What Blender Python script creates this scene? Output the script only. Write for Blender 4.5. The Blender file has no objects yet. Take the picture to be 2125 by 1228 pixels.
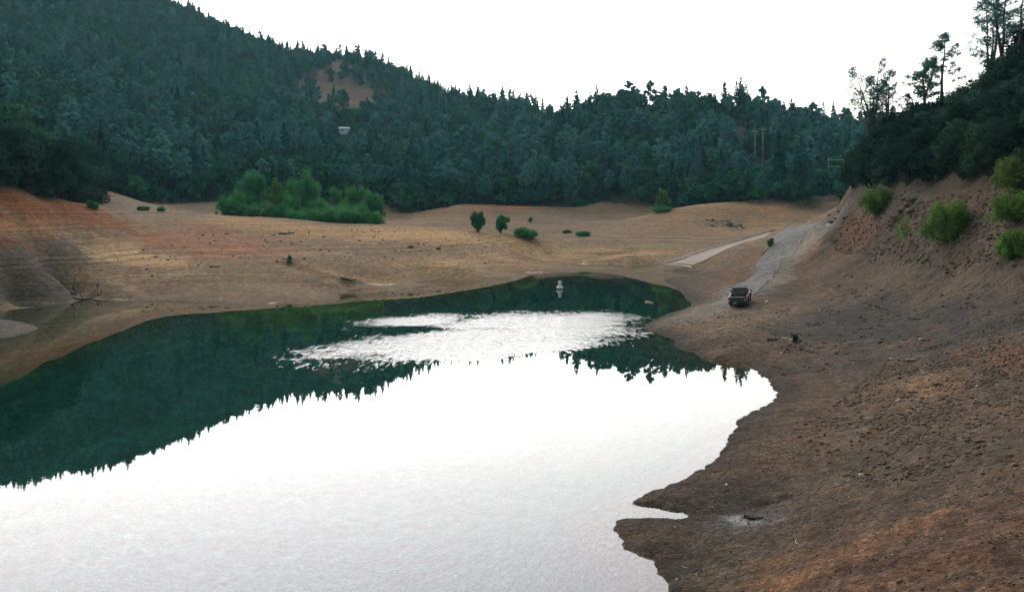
import bpy, bmesh, math, random
import numpy as np
from mathutils import Vector, Matrix

SC = bpy.context.scene
COL = SC.collection
RAD = math.radians

# ------------------------------------------------------------------ camera, sky, sun, exposure
CAM_H = 10.0            # metres above the water
FPX, CX, HY = 1889.0, 1062.5, 436.0      # focal length, centre column and horizon row measured on the 2125 px photograph
cam_d = bpy.data.cameras.new('camera')
cam_d.sensor_width = 36.0
cam_d.lens = FPX / 2125 * 36.0
cam_d.shift_y = -(614.0 - HY) / 2125
cam_d.clip_start = 0.5
cam_d.clip_end = 6000
cam = bpy.data.objects.new('camera', cam_d)
cam.location = (0, 0, CAM_H)
cam.rotation_euler = (RAD(90), 0, 0)
COL.objects.link(cam)
SC.camera = cam

SUN_EL, SUN_AZ = 4.0, -62.0             # sun low behind the left hill; azimuth from +Y, negative = left
world = bpy.data.worlds.new('World')
SC.world = world
world.use_nodes = True
wn, wl = world.node_tree.nodes, world.node_tree.links
bg = wn['Background']
sky = wn.new('ShaderNodeTexSky')
sky.sky_type = 'NISHITA'
sky.sun_disc = False
sky.sun_elevation = RAD(SUN_EL)
sky.sun_rotation = RAD(SUN_AZ)
sky.altitude = 300
sky.air_density = 1.0
sky.dust_density = 0.8
sky.ozone_density = 1.0
# thin high dusk veil lit from behind the left hills: brightest low in front, gone overhead and behind
VEIL, VEIL_P = 17.5, 2.8
wtc = wn.new('ShaderNodeTexCoord')
vn = wn.new('ShaderNodeVectorMath'); vn.operation = 'NORMALIZE'; wl.new(wtc.outputs['Generated'], vn.inputs[0])
vd = wn.new('ShaderNodeVectorMath'); vd.operation = 'DOT_PRODUCT'; wl.new(vn.outputs[0], vd.inputs[0])
vd.inputs[1].default_value = Vector((-.28, .90, .33)).normalized()
vm = wn.new('ShaderNodeMath'); vm.operation = 'MAXIMUM'; vm.inputs[1].default_value = 0; wl.new(vd.outputs['Value'], vm.inputs[0])
vp = wn.new('ShaderNodeMath'); vp.operation = 'POWER'; vp.inputs[1].default_value = VEIL_P; wl.new(vm.outputs[0], vp.inputs[0])
vz = wn.new('ShaderNodeSeparateXYZ'); wl.new(vn.outputs[0], vz.inputs[0])
vr = wn.new('ShaderNodeValToRGB'); wl.new(vz.outputs[2], vr.inputs[0])
vr.color_ramp.elements[0].position = .0; vr.color_ramp.elements[0].color = (1.0, .93, .84, 1)
vr.color_ramp.elements[1].position = .45; vr.color_ramp.elements[1].color = (.98, .90, .95, 1)
vs = wn.new('ShaderNodeVectorMath'); vs.operation = 'SCALE'; wl.new(vr.outputs[0], vs.inputs[0]); wl.new(vp.outputs[0], vs.inputs['Scale'])
vs2 = wn.new('ShaderNodeVectorMath'); vs2.operation = 'SCALE'; wl.new(vs.outputs[0], vs2.inputs[0]); vs2.inputs['Scale'].default_value = VEIL
va = wn.new('ShaderNodeVectorMath'); va.operation = 'ADD'; wl.new(vs2.outputs[0], va.inputs[0]); wl.new(sky.outputs[0], va.inputs[1])      # plus the clear sky itself
wl.new(va.outputs[0], bg.inputs[0])
bg.inputs[1].default_value = 0.10
sun_d = bpy.data.lights.new('sun', 'SUN')
sun_d.energy = 1.0
sun_d.angle = RAD(12)
sun_d.color = (1.0, 0.86, 0.72)
sun = bpy.data.objects.new('sun', sun_d)
sun.rotation_euler = (RAD(90 - SUN_EL), 0, RAD(180 - SUN_AZ))
sun.location = (-200, 300, 300)
COL.objects.link(sun)
SC.view_settings.view_transform = 'Standard'
SC.view_settings.look = 'None'
SC.view_settings.gamma = 1.0
SC.view_settings.exposure = 1.72
SC.cycles.max_bounces = 6
SC.cycles.diffuse_bounces = 2
SC.cycles.glossy_bounces = 3
SC.cycles.transparent_max_bounces = 6
SC.cycles.volume_bounces = 0
SC.cycles.use_denoising = True
SC.cycles.denoising_prefilter = 'ACCURATE'

# ------------------------------------------------------------------ small helpers
def tag(o, label=None, cat=None, group=None, kind=None):
    if label: o['label'] = label
    if cat: o['category'] = cat
    if group: o['group'] = group
    if kind: o['kind'] = kind
    return o

def link(name, me, parent=None):
    o = bpy.data.objects.new(name, me)
    COL.objects.link(o)
    if parent is not None: o.parent = parent
    return o

def empty(name, loc, rz=0.0):
    o = bpy.data.objects.new(name, None)
    o.empty_display_size = 0.2
    COL.objects.link(o)
    o.location = loc
    o.rotation_euler = (0, 0, rz)
    return o

def mesh_np(name, verts, faces, mats=(), smooth=False, mat_idx=None):
    """verts (n,3); faces: (m,k) array or a list of such arrays"""
    me = bpy.data.meshes.new(name)
    if not isinstance(faces, list): faces = [faces]
    faces = [np.asarray(f, dtype=np.int32) for f in faces if len(f)]
    verts = np.asarray(verts, dtype=np.float32)
    me.vertices.add(len(verts))
    me.vertices.foreach_set('co', verts.ravel())
    nl = sum(f.size for f in faces)
    nf = sum(len(f) for f in faces)
    me.loops.add(nl)
    me.loops.foreach_set('vertex_index', np.concatenate([f.ravel() for f in faces]))
    me.polygons.add(nf)
    starts, totals, s = [], [], 0
    for f in faces:
        k = f.shape[1]
        starts.append(s + np.arange(len(f)) * k)
        totals.append(np.full(len(f), k))
        s += f.size
    me.polygons.foreach_set('loop_start', np.concatenate(starts).astype(np.int32))
    me.polygons.foreach_set('loop_total', np.concatenate(totals).astype(np.int32))
    for m in mats: me.materials.append(m)
    if mat_idx is not None: me.polygons.foreach_set('material_index', np.asarray(mat_idx, dtype=np.int32))
    if smooth: me.polygons.foreach_set('use_smooth', np.ones(nf, dtype=bool))
    me.update(calc_edges=True)
    return me

# ---- gradient noise
_rs = np.random.RandomState(7)
_PERM = np.tile(_rs.permutation(256), 2)
_GR = np.stack([np.cos(np.linspace(0, 2 * np.pi, 256, endpoint=False)), np.sin(np.linspace(0, 2 * np.pi, 256, endpoint=False))], 1)
def perlin(x, y):
    xi, yi = np.floor(x).astype(np.int64), np.floor(y).astype(np.int64)
    xf, yf = x - xi, y - yi
    xi &= 255; yi &= 255
    u = xf * xf * xf * (xf * (xf * 6 - 15) + 10)
    v = yf * yf * yf * (yf * (yf * 6 - 15) + 10)
    def g(ix, iy, dx, dy):
        h = _GR[_PERM[_PERM[ix & 255] + (iy & 255)]]
        return h[..., 0] * dx + h[..., 1] * dy
    a = g(xi, yi, xf, yf); b = g(xi + 1, yi, xf - 1, yf)
    c = g(xi, yi + 1, xf, yf - 1); d = g(xi + 1, yi + 1, xf - 1, yf - 1)
    return (a + u * (b - a)) * (1 - v) + (c + u * (d - c)) * v
def fbm(x, y, oct=4, gain=0.5, lac=2.03):
    s, a = 0.0, 1.0
    for k in range(oct):
        s = s + a * perlin(x + 17.3 * k, y - 9.1 * k)
        x, y, a = x * lac, y * lac, a * gain
    return s
def sstep(a, b, x):
    t = np.clip((x - a) / (b - a), 0, 1)
    return t * t * (3 - 2 * t)
# ------------------------------------------------------------------ terrain: a height field fitted through surveyed points
# points are (px, py, distance) sight lines from the photograph, or (px, py) on the waterline (height 0)
def ray(px, py, d): return ((px - CX) / FPX * d, d, CAM_H - (py - HY) / FPX * d)
SHORE_R = [(1560, 1900), (1440, 1450), (1390, 1228), (1372, 1190), (1345, 1160), (1298, 1137), (1290, 1112), (1276, 1086), (1300, 1074), (1360, 1071), (1412, 1070)]
SHORE_R2 = [(1375, 1062), (1330, 1052), (1314, 1041), (1345, 1024), (1400, 1003), (1470, 965), (1508, 915), (1532, 875), (1578, 846), (1611, 824), (1602, 802), (1580, 778), (1520, 755),
            (1450, 736), (1400, 712), (1345, 686), (1340, 674), (1388, 650), (1422, 620), (1404, 600), (1375, 580), (1380, 560), (1368, 551)]
SHORE_L = [(1342, 548), (1280, 548), (1210, 549), (1195, 556), (1150, 566), (1085, 575), (1000, 582), (900, 590), (850, 597), (775, 607), (700, 621), (640, 629), (560, 632), (450, 627), (330, 623), (215, 622),
           (160, 617), (145, 628), (70, 636), (0, 643), (-60, 650), (-20, 662), (40, 668), (78, 680), (50, 692), (0, 702), (-150, 715), (-400, 760), (-900, 900)]
pts = []        # u, v, z
def add(px, py=None, d=None, z=None):
    if d is None: d = (CAM_H - (z or 0)) * FPX / (py - HY)
    if z is None: z = CAM_H - (py - HY) / FPX * d
    pts.append(((px - CX) / FPX, math.log(d), z))
def shore(poly, side, up, rise, down, fall, step=True):
    """zero-height points, plus a point inland and one off shore of each"""
    P = [ray(px, py, CAM_H * FPX / (py - HY))[:2] for px, py in poly]
    for i, (x, y) in enumerate(P):
        pts.append((x / y, math.log(y), 0.0))
        if i in (0, len(P) - 1): continue
        tx, ty = P[i + 1][0] - P[i - 1][0], P[i + 1][1] - P[i - 1][1]
        L = math.hypot(tx, ty); nx, ny = -ty / L * side, tx / L * side
        k = y / 80.0
        for dist, z in ((up * k, rise * k), (-down * k, -fall * k)):
            X, Y = x + nx * dist, y + ny * dist
            pts.append((X / Y, math.log(Y), z))
shore(SHORE_R, -1, 2.0, .45, 1.5, .5)
shore(SHORE_R2, -1, 2.0, .42, 1.6, .5)
shore(SHORE_L, -1, 4.0, .33, 4.0, .28)
# lake bed
for px, py, z in [(700, 800, -4), (300, 900, -4), (900, 1100, -4), (500, 1200, -4), (1100, 700, -3.5), (1120, 850, -3.5), (1150, 1150, -2.5), (100, 1100, -4), (1000, 2000, -4), (300, 2200, -4), (1400, 2600, -2), (-600, 1300, -4),
                  (500, 700, -2.6), (900, 650, -2.6), (1200, 620, -2.4), (1300, 640, -1.8), (1400, 800, -2.6), (250, 720, -2), (1480, 790, -1.8), (1350, 900, -2.2), (-500, 2000, -4), (1150, 590, -1.6), (1290, 590, -1.3), (1290, 565, -.5)]:
    d = CAM_H * FPX / (py - HY)
    pts.append(((px - CX) / FPX, math.log(d), z))
# right bank, near
for px, py, d in [(2125, 1228, 17.2), (1750, 1228, 19.8), (1560, 1228, 22.2), (2500, 1228, 14.5), (2125, 1000, 23.5), (1800, 1000, 29), (1650, 1000, 32), (2500, 1000, 18.5), (2125, 860, 31), (1850, 860, 39), (1700, 860, 42.5),
                  (2125, 740, 41), (1900, 740, 51), (1750, 740, 56), (1620, 740, 59), (2125, 640, 53), (1950, 640, 64), (1750, 640, 78), (1640, 640, 85), (2125, 560, 61), (2000, 560, 73), (1850, 560, 88), (1720, 560, 103),
                  (2125, 480, 66), (2060, 480, 72), (2000, 480, 79), (1950, 482, 84.5), (1900, 486, 91), (1850, 490, 98), (1800, 490, 107), (1760, 490, 116), (2400, 700, 38), (2400, 480, 50), (2700, 480, 40), (2700, 800, 24),
                  (1800, 444, 114), (1740, 445, 132), (1715, 465, 140), (1700, 500, 128)]: add(px, py, d)
# road and car flat
for px, py, d in [(1500, 640, 86), (1540, 626, 88.5), (1560, 590, 103), (1585, 545, 123), (1625, 500, 146), (1660, 472, 170), (1720, 462, 182), (1420, 660, 79), (1480, 590, 112), (1500, 560, 130), (1540, 520, 152), (1450, 700, 67.5), (1560, 700, 65), (1500, 730, 61)]: add(px, py, d)
# boat ramp
for px, py, d in [(1385, 546, 160), (1440, 530, 167), (1520, 507, 178), (1600, 483, 190), (1440, 556, 150), (1660, 466, 205)]: add(px, py, d)
# right rear: flat behind the ramp up to the old road
for px, py, d in [(1700, 440, 235), (1760, 425, 245), (1650, 432, 235)]: add(px, py, d)
# mounds
for px, py, d in [(1400, 432, 238), (1460, 426, 232), (1550, 425, 232), (1620, 432, 230), (1350, 448, 232), (1290, 474, 225), (1400, 470, 212), (1480, 470, 212), (1560, 465, 215), (1350, 500, 196), (1250, 500, 198), (1450, 500, 190),
                  (1250, 520, 186), (1150, 520, 186), (1200, 534, 172), (1310, 532, 170),
                  (1250, 458, 262), (1240, 440, 285), (1310, 440, 285), (1180, 438, 280), (1100, 430, 275), (1030, 426, 272), (950, 426, 268), (880, 445, 262), (835, 455, 262), (850, 434, 280), (1000, 450, 250), (1100, 455, 252), (1170, 470, 240), (1060, 478, 225)]: add(px, py, d)
# the apron left of the creek: crest, dip behind it, slope in front
for px, py, d in [(450, 445, 178), (520, 450, 176), (600, 454, 175), (700, 467, 174), (800, 466, 178), (900, 470, 184), (1000, 481, 188), (1100, 493, 192), (1160, 500, 195), (350, 438, 178),
                  (500, 520, 134), (700, 520, 140), (850, 520, 147), (1000, 520, 158), (1080, 520, 166), (400, 520, 131), (600, 570, 116), (800, 560, 126), (950, 555, 135), (1080, 545, 152), (450, 580, 112), (300, 560, 116), (700, 575, 115),
                  (280, 500, 133), (250, 590, 106), (330, 470, 148)]: add(px, py, d)
for px, d, z in [(480, 205, 7.2), (600, 205, 6.0), (700, 205, 5.2), (800, 208, 5.2), (900, 215, 5.6), (1000, 212, 4.3), (1100, 214, 3.9), (400, 210, 9.0), (600, 235, 8.2), (760, 240, 7.6)]: add(px, d=d, z=z)
# left spur
for px, d0, d1, zc in [(-500, 70, 92, 16.0), (-150, 84, 108, 14.2), (0, 91, 118, 12.9), (60, 94, 124, 12.3), (120, 97.5, 133, 11.7), (200, 102, 141, 10.4), (270, 102, 150, 9.2)]:
    for f in (.2, .45, .7, 1.0): add(px, d=d0 + (d1 - d0) * f, z=zc * f ** 1.12)
for px, d, z in [(-150, 122, 14.3), (0, 130, 12.8), (60, 135, 12.2), (120, 143, 11.6), (-100, 150, 14.0), (60, 165, 11.8), (150, 180, 10.6)]: add(px, d=d, z=z)
# forest edge
TL = [(-2500, 85), (-700, 105), (-150, 112), (0, 117), (70, 124), (130, 134), (170, 170), (210, 205), (300, 240), (430, 250), (600, 268), (800, 282), (830, 272), (930, 270), (1050, 276), (1200, 292), (1250, 300), (1350, 290), (1420, 252), (1550, 236), (1640, 234), (1700, 250),
      (1752, 262), (1768, 142), (1800, 125), (1850, 110), (1900, 97), (2000, 83), (2125, 70), (2400, 52), (3200, 36), (4500, 30)]
for px, py, d in [(300, 418, 240), (430, 419, 250), (600, 421, 268), (800, 424, 282), (1050, 424, 282), (1200, 427, 292), (1350, 424, 290), (1640, 421, 245), (1740, 414, 265), (-700, 290, 105)]: add(px, py, d)
for px, py, d in [(1775, 408, 127), (1790, 405, 122), (1815, 399, 116), (1840, 393, 111), (1870, 389, 106), (1900, 385, 101), (1950, 381, 95), (2000, 378, 89), (2060, 373, 82), (2125, 368, 75), (2250, 357, 66), (2400, 345, 57)]: add(px, py, d)
# near right slope and its ridge
for px, py, d in [(1790, 345, 140), (1850, 325, 131), (1900, 315, 125), (1950, 300, 119), (2010, 275, 113), (2070, 222, 107), (2125, 150, 102), (2250, 60, 96), (2500, 0, 84), (3000, -100, 60),
                  (1900, 350, 113), (2010, 325, 101), (2125, 280, 88), (1800, 400, 150)]: add(px, py, d)
for px, d, z in [(1790, 185, 13.5), (1900, 175, 14.5), (2010, 165, 16.5), (2125, 160, 20), (2400, 150, 26), (1760, 200, 11.5), (1330, 262, 7.4), (1390, 268, 8.6), (1260, 268, 7.0), (900, 300, 9.6), (1040, 256, 8.0)]: add(px, d=d, z=z)
# middle ridge
for px, py, d in [(1180, 268, 455), (1240, 246, 440), (1350, 246, 440), (1450, 252, 440), (1520, 240, 430), (1600, 262, 430), (1680, 288, 425), (1740, 300, 425), (1820, 290, 440), (2100, 280, 470), (2600, 250, 480),
                  (1250, 345, 355), (1400, 345, 345), (1550, 345, 330), (1700, 360, 335), (1900, 350, 350), (2300, 330, 350)]: add(px, py, d)
for px, d, z in [(1240, 560, 40), (1450, 560, 40), (1700, 540, 30), (2100, 600, 30)]: add(px, d=d, z=z)
# left hill
for px, py, d in [(1100, 238, 600), (1000, 224, 640), (900, 206, 680), (850, 182, 700), (790, 150, 720), (740, 124, 745), (680, 124, 755), (640, 134, 750), (560, 118, 765), (500, 92, 770), (420, 46, 780), (350, 18, 790), (200, -30, 810), (0, -62, 830), (-400, -120, 860), (-1200, -150, 900),
                  (0, 150, 400), (0, 300, 210), (250, 230, 420), (250, 340, 310), (500, 250, 470), (500, 350, 340), (700, 270, 500), (700, 360, 360), (900, 310, 490), (900, 375, 360), (1050, 330, 440), (640, 180, 640), (800, 220, 610), (300, 120, 600), (-300, 120, 400), (-700, 0, 400), (1080, 290, 520)]: add(px, py, d)
for px, d, z in [(1100, 800, 55), (900, 900, 90), (740, 960, 120), (500, 1000, 160), (0, 1100, 220), (-800, 1150, 240), (1000, 1250, 60), (1700, 1250, 20), (300, 1300, 140), (2600, 900, 30), (3500, 300, 40), (4000, 90, 30), (3500, 30, 14), (2800, 14, 6.5), (2125, 11, 4.5), (1700, 12, 2.2)]: add(px, d=d, z=z)

PA = np.array(pts)
key = np.round(PA[:, :2] * 400).astype(int)          # drop points that fall on one another
_, idx = np.unique(key, axis=0, return_index=True)
PA = PA[np.sort(idx)]
Yp = np.exp(PA[:, 1]); W = PA[:, 2] / Yp
C0 = PA[:, :2]
def phi(r2): return 0.5 * r2 * np.log(r2 + 1e-12)
n = len(C0)
d2 = ((C0[:, None] - C0[None]) ** 2).sum(-1)
A = np.zeros((n + 3, n + 3))
A[:n, :n] = phi(d2) + np.eye(n) * 2e-5
A[:n, n] = 1; A[:n, n + 1:] = C0; A[n, :n] = 1; A[n + 1:, :n] = C0.T
sol = np.linalg.solve(A, np.concatenate([W, [0, 0, 0]]))
def tps(u, v):
    out = np.empty(u.shape)
    uf, vf, of = u.ravel(), v.ravel(), out.ravel()
    for s in range(0, len(uf), 20000):
        e = s + 20000
        r2 = (uf[s:e, None] - C0[None, :, 0]) ** 2 + (vf[s:e, None] - C0[None, :, 1]) ** 2
        of[s:e] = phi(r2) @ sol[:n] + sol[n] + sol[n + 1] * uf[s:e] + sol[n + 2] * vf[s:e]
    return of.reshape(u.shape)
# fan-shaped grid around the lake: fine where the land is near, coarse on the far hills
UG = np.concatenate([np.linspace(-2.2, -.64, 70)[:-1], np.linspace(-.64, .64, 700), np.linspace(.64, 2.2, 70)[1:]])
VG = np.concatenate([np.linspace(math.log(9.0), math.log(30), 260)[:-1], np.linspace(math.log(30), math.log(200), 720)[:-1], np.linspace(math.log(200), math.log(1300.0), 250)])
UU, VV = np.meshgrid(UG, VG, indexing='ij')
GY = np.exp(VV); GX = UU * GY
# solve on a coarser lattice, then interpolate
uc = np.linspace(-2.2, 2.2, 560); vc = np.linspace(VG[0], VG[-1], 330)
ZC = tps(*np.meshgrid(uc, vc, indexing='ij'))
def bil(Z, ua, va, u, v):
    i = np.clip(np.searchsorted(ua, u) - 1, 0, len(ua) - 2); j = np.clip(np.searchsorted(va, v) - 1, 0, len(va) - 2)
    a = np.clip((u - ua[i]) / (ua[i + 1] - ua[i]), 0, 1); b = np.clip((v - va[j]) / (va[j + 1] - va[j]), 0, 1)
    return (Z[i, j] * (1 - a) + Z[i + 1, j] * a) * (1 - b) + (Z[i, j + 1] * (1 - a) + Z[i + 1, j + 1] * a) * b
Z0 = bil(ZC, uc, vc, UU, VV) * GY
def hit0(px, py):
    u = (px - CX) / FPX; v = np.linspace(math.log(30), math.log(200), 3000); y_ = np.exp(v)
    z = bil(ZC, uc, vc, np.full_like(v, u), v) * y_
    return float(y_[np.argmax(z > CAM_H - (py - HY) / FPX * y_)])
TLR = [(1768, 404), (1790, 400), (1840, 394), (1900, 388), (1960, 383), (2000, 381), (2060, 377), (2125, 372)]
_el = [hit0(px, py + 2) for px, py in TLR]
tlx = np.array([(p[0] - CX) / FPX for p in TL if p[0] < 1760 or p[0] > 2300] ); tly = np.array([p[1] for p in TL if p[0] < 1760 or p[0] > 2300], float)
tlx = np.concatenate([tlx, [(p[0] - CX) / FPX for p in TLR]]); tly = np.concatenate([tly, _el]); _o = np.argsort(tlx); tlx, tly = tlx[_o], tly[_o]
def treeline(u): return np.interp(u, tlx, tly)
FOREST = GY > treeline(UU)
RIGHT = sstep(.07, .15, UU) * (1 - sstep(125, 165, GY))
# relief: rough rocky right bank, smooth wave-cut banks elsewhere, lumpy hills
land = sstep(0.05, 1.6, Z0)
Zn = Z0 + land * (RIGHT * sstep(2.0, 7.0, Z0) * (0.50 * fbm(GX / 4.2, GY / 4.2, 4) + .34 * np.abs(fbm(GX / 1.9, GY / 1.9, 4)) - .1)
                  + RIGHT * .10 * fbm(GX / 1.7, GY / 1.7, 3)
                  + (1 - RIGHT) * .34 * fbm(GX / 15, GY / 15, 3) * (~FOREST))
Zn += (.05 * fbm(GX / .8, GY / .8, 4) + .03 * np.abs(fbm(GX / .35, GY / .35, 3))) * sstep(-1.0, 0.1, Z0) * (1 - sstep(60, 85, GY)) * sstep(.03, .10, UU)
Zn += np.where(FOREST & (GY > 130), 3.0 * fbm(GX / 60, GY / 60, 3) * sstep(130, 260, GY), 0)
ROAD_L = [(1725, 462), (1690, 464), (1640, 470), (1622, 480), (1600, 508), (1578, 533), (1566, 545), (1570, 560), (1542, 585), (1500, 608), (1455, 632), (1400, 656)]
ROAD_R = [(1735, 465), (1712, 472), (1692, 482), (1680, 500), (1663, 523), (1645, 545), (1625, 565), (1612, 582), (1590, 603), (1556, 626), (1500, 648), (1430, 668)]
RAMP_L = [(1386, 549), (1430, 536), (1500, 513), (1550, 497), (1597, 483)]
RAMP_R = [(1436, 551), (1460, 542), (1490, 527), (1536, 507), (1600, 483.6)]
KERB = [(1371, 548.5), (1420, 534), (1490, 511), (1550, 493.5), (1609, 478.5)]
def hit_on(Z, P):
    out = []
    for px, py in P:
        u = (px - CX) / FPX; v = np.linspace(math.log(40), math.log(280), 4000); y_ = np.exp(v)
        z = bil(Z, UG, VG, np.full_like(v, u), v); k = np.argmax(z > CAM_H - (py - HY) / FPX * y_)
        out.append((u * y_[k], y_[k]))
    return out
def pdist(P):
    P = np.array(P); Q = np.roll(P, -1, 0); best = np.full(GX.shape, 1e9); ins = np.zeros(GX.shape, bool)
    for (x0, y0), (x1, y1) in zip(P, Q):
        dx, dy = x1 - x0, y1 - y0
        t = np.clip(((GX - x0) * dx + (GY - y0) * dy) / (dx * dx + dy * dy + 1e-12), 0, 1)
        best = np.minimum(best, np.hypot(GX - x0 - t * dx, GY - y0 - t * dy))
        ins ^= ((y0 > GY) != (y1 > GY)) & (GX < dx * (GY - y0) / (dy + 1e-12) + x0)
    return np.where(ins, -best, best)
for A_, B_ in ((ROAD_L, ROAD_R), (KERB, RAMP_R)):
    m_ = sstep(3.0, 1.0, pdist(hit_on(Z0, A_) + hit_on(Z0, B_)[::-1]))
    Zn = Zn * (1 - m_) + Z0 * m_
# gully running down the apron and the creek bed
def seg_dist(X, Y, P):
    best = np.full(X.shape, 1e9)
    for (x0, y0), (x1, y1) in zip(P[:-1], P[1:]):
        dx, dy = x1 - x0, y1 - y0
        t = np.clip(((X - x0) * dx + (Y - y0) * dy) / (dx * dx + dy * dy), 0, 1)
        best = np.minimum(best, np.hypot(X - x0 - t * dx, Y - y0 - t * dy))
    return best
def hit(px, py, Z=None):
    """where the sight line through a photo pixel meets the ground"""
    Z = Zn if Z is None else Z
    u = (px - CX) / FPX
    v = np.linspace(VG[0], VG[-1], 6000)
    y = np.exp(v)
    z = bil(Z, UG, VG, np.full_like(v, u), v)
    l = CAM_H - (py - HY) / FPX * y
    k = np.argmax(z > l)
    if not (z > l).any(): k = np.argmax((z - CAM_H) / y)     # a line into the sky: the crest below it
    return (u * y[k], y[k], max(z[k], 0.0) if z[k] > -.3 else z[k])
def hits(P): return [hit(*p)[:2] for p in P]
def gully(P, w, depth):
    global Zn
    wob = .8 * fbm(GX / 3, GY / 3, 2)
    d = seg_dist(GX + wob, GY + wob, hits(P))
    Zn = Zn - depth * np.exp(-(d / w) ** 2) * sstep(-.1, .5, Zn)
gully([(598, 545), (640, 563), (690, 576), (722, 588), (745, 600)], 1.3, .5)
gully([(700, 580), (735, 590)], 1.2, .2)
gully([(1110, 500), (1140, 525), (1185, 540), (1200, 552)], 1.8, .5)
gully([(1310, 520), (1240, 530), (1195, 545)], 1.6, .45)
gully([(1420, 1071), (1500, 1062), (1580, 1045), (1640, 1030)], .35, .16)
_d = seg_dist(GX, GY, [ray(px, py, CAM_H * FPX / (py - HY))[:2] for px, py in [(1290, 1064), (1330, 1063), (1370, 1067), (1400, 1069.5)]])
Zn = Zn - .16 * np.exp(-(_d / .30) ** 2)
def ground(x, y):
    x = np.asarray(x, float); y = np.asarray(y, float)
    return bil(Zn, UG, VG, x / y, np.log(y))
def g1(x, y): return float(ground(np.array([x]), np.array([y]))[0])
# ------------------------------------------------------------------ ground colours (the soil's own by place, the water's green on the bed)
NF = fbm(GX / 2.2, GY / 2.2, 4)
NB = fbm(GX / 11, GY / 11, 4)
def poly_dist(X, Y, P):
    """signed distance to a polygon on the ground, negative inside"""
    P = np.array(P); Q = np.roll(P, -1, 0)
    best = np.full(X.shape, 1e9); ins = np.zeros(X.shape, bool)
    for (x0, y0), (x1, y1) in zip(P, Q):
        dx, dy = x1 - x0, y1 - y0
        t = np.clip(((X - x0) * dx + (Y - y0) * dy) / (dx * dx + dy * dy + 1e-12), 0, 1)
        best = np.minimum(best, np.hypot(X - x0 - t * dx, Y - y0 - t * dy))
        c = ((y0 > Y) != (y1 > Y)) & (X < dx * (Y - y0) / (dy + 1e-12) + x0)
        ins ^= c
    return np.where(ins, -best, best)
BASE = np.empty(GX.shape + (3,))
BASE[:] = (.170, .122, .076)
def paint(mask, col, k=1.0):
    m = (np.clip(mask, 0, 1) * k)[..., None]
    BASE[:] = BASE * (1 - m) + np.array(col) * m
def zone(P, col, soft=2.0, k=1.0, wob=1.0):
    XY = hits(P)
    cx = np.mean([a for a, b in XY]); cy = np.mean([b for a, b in XY]); R = max(math.hypot(a - cx, b - cy) for a, b in XY) + soft * 3
    d = np.full(GX.shape, 1e3)
    sel = np.hypot(GX - cx, GY - cy) < R
    d[sel] = poly_dist(GX[sel], GY[sel], XY) + wob * soft * (1.2 * NF[sel] + 1.5 * NB[sel])
    paint(sstep(soft, -soft, d), col, k)
# right bank: grey-brown gravel, darker mud belt, rusty subsoil
paint(RIGHT, (.082, .061, .043))
paint(RIGHT * sstep(-.15, .5, NB), (.105, .071, .045), .7)
paint(RIGHT * sstep(3.5, 7.5, Zn + NB) * .8, (.060, .047, .036))
zone([(1640, 705), (1700, 640), (1850, 600), (2125, 560), (2400, 560), (2400, 640), (2125, 655), (1950, 690), (1800, 735), (1700, 745)], (.052, .047, .042), 3, .85)
zone([(1800, 700), (2000, 640), (2300, 600), (2300, 650), (2060, 690), (1900, 730)], (.044, .041, .038), 2.5, .8)
zone([(1560, 690), (1760, 660), (1800, 690), (1650, 720)], (.060, .052, .044), 2, .6)
zone([(1450, 650), (1560, 630), (1700, 610), (1680, 640), (1500, 690), (1400, 690)], (.165, .122, .078), 2.5, .75)
zone([(1390, 690), (1480, 665), (1560, 660), (1500, 700)], (.18, .13, .08), 2, .6)
zone([(1800, 580), (1950, 560), (2125, 590), (2125, 610), (1900, 625)], (.110, .080, .054), 2, .7)
zone([(1890, 1075), (2000, 1042), (1950, 1080), (1850, 1128), (1740, 1178), (1640, 1222), (1560, 1228), (1690, 1170), (1800, 1115)], (.230, .118, .052), .22, .75)
zone([(1560, 1165), (1700, 1140), (1680, 1155), (1600, 1180)], (.190, .092, .042), .25, .55)
zone([(1500, 1228), (1580, 1190), (1640, 1190), (1560, 1228)], (.18, .09, .042), .3, .5)
zone([(1800, 1110), (2125, 1000), (2300, 1000), (2300, 1300), (1600, 1300), (1680, 1200)], (.100, .056, .038), 1.2, .7)
zone([(1850, 800), (1960, 762), (2030, 775), (2000, 812), (1880, 840)], (.175, .108, .062), .9, .8)
zone([(1820, 800), (1870, 790), (1850, 830), (1805, 825)], (.165, .098, .056), .6, .7)
zone([(1990, 725), (2110, 720), (2125, 770), (2040, 760)], (.155, .078, .040), .8, .7)
zone([(1700, 620), (1660, 600), (1640, 560), (1700, 520), (1720, 560)], (.125, .082, .050), 2, .6)
zone([(1620, 545), (1650, 505), (1690, 480), (1700, 510), (1640, 560)], (.20, .118, .064), 1.2, .6)
zone([(1480, 600), (1520, 555), (1570, 520), (1590, 530), (1545, 580), (1500, 605)], (.17, .088, .046), 1.6, .75)
zone([(1745, 470), (1790, 425), (1830, 430), (1840, 470), (1790, 520), (1740, 530)], (.125, .064, .038), 1.2, .8)
zone([(1830, 440), (1870, 405), (1930, 395), (1920, 430), (1870, 455)], (.080, .078, .074), 1.0, .7)
zone([(1870, 430), (1990, 395), (2090, 400), (2080, 450), (2040, 470), (1900, 470)], (.100, .070, .047), 1.2, .7)
zone([(1900, 550), (2060, 500), (2125, 520), (2125, 560), (1950, 590)], (.060, .055, .050), 1.5, .6)
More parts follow.
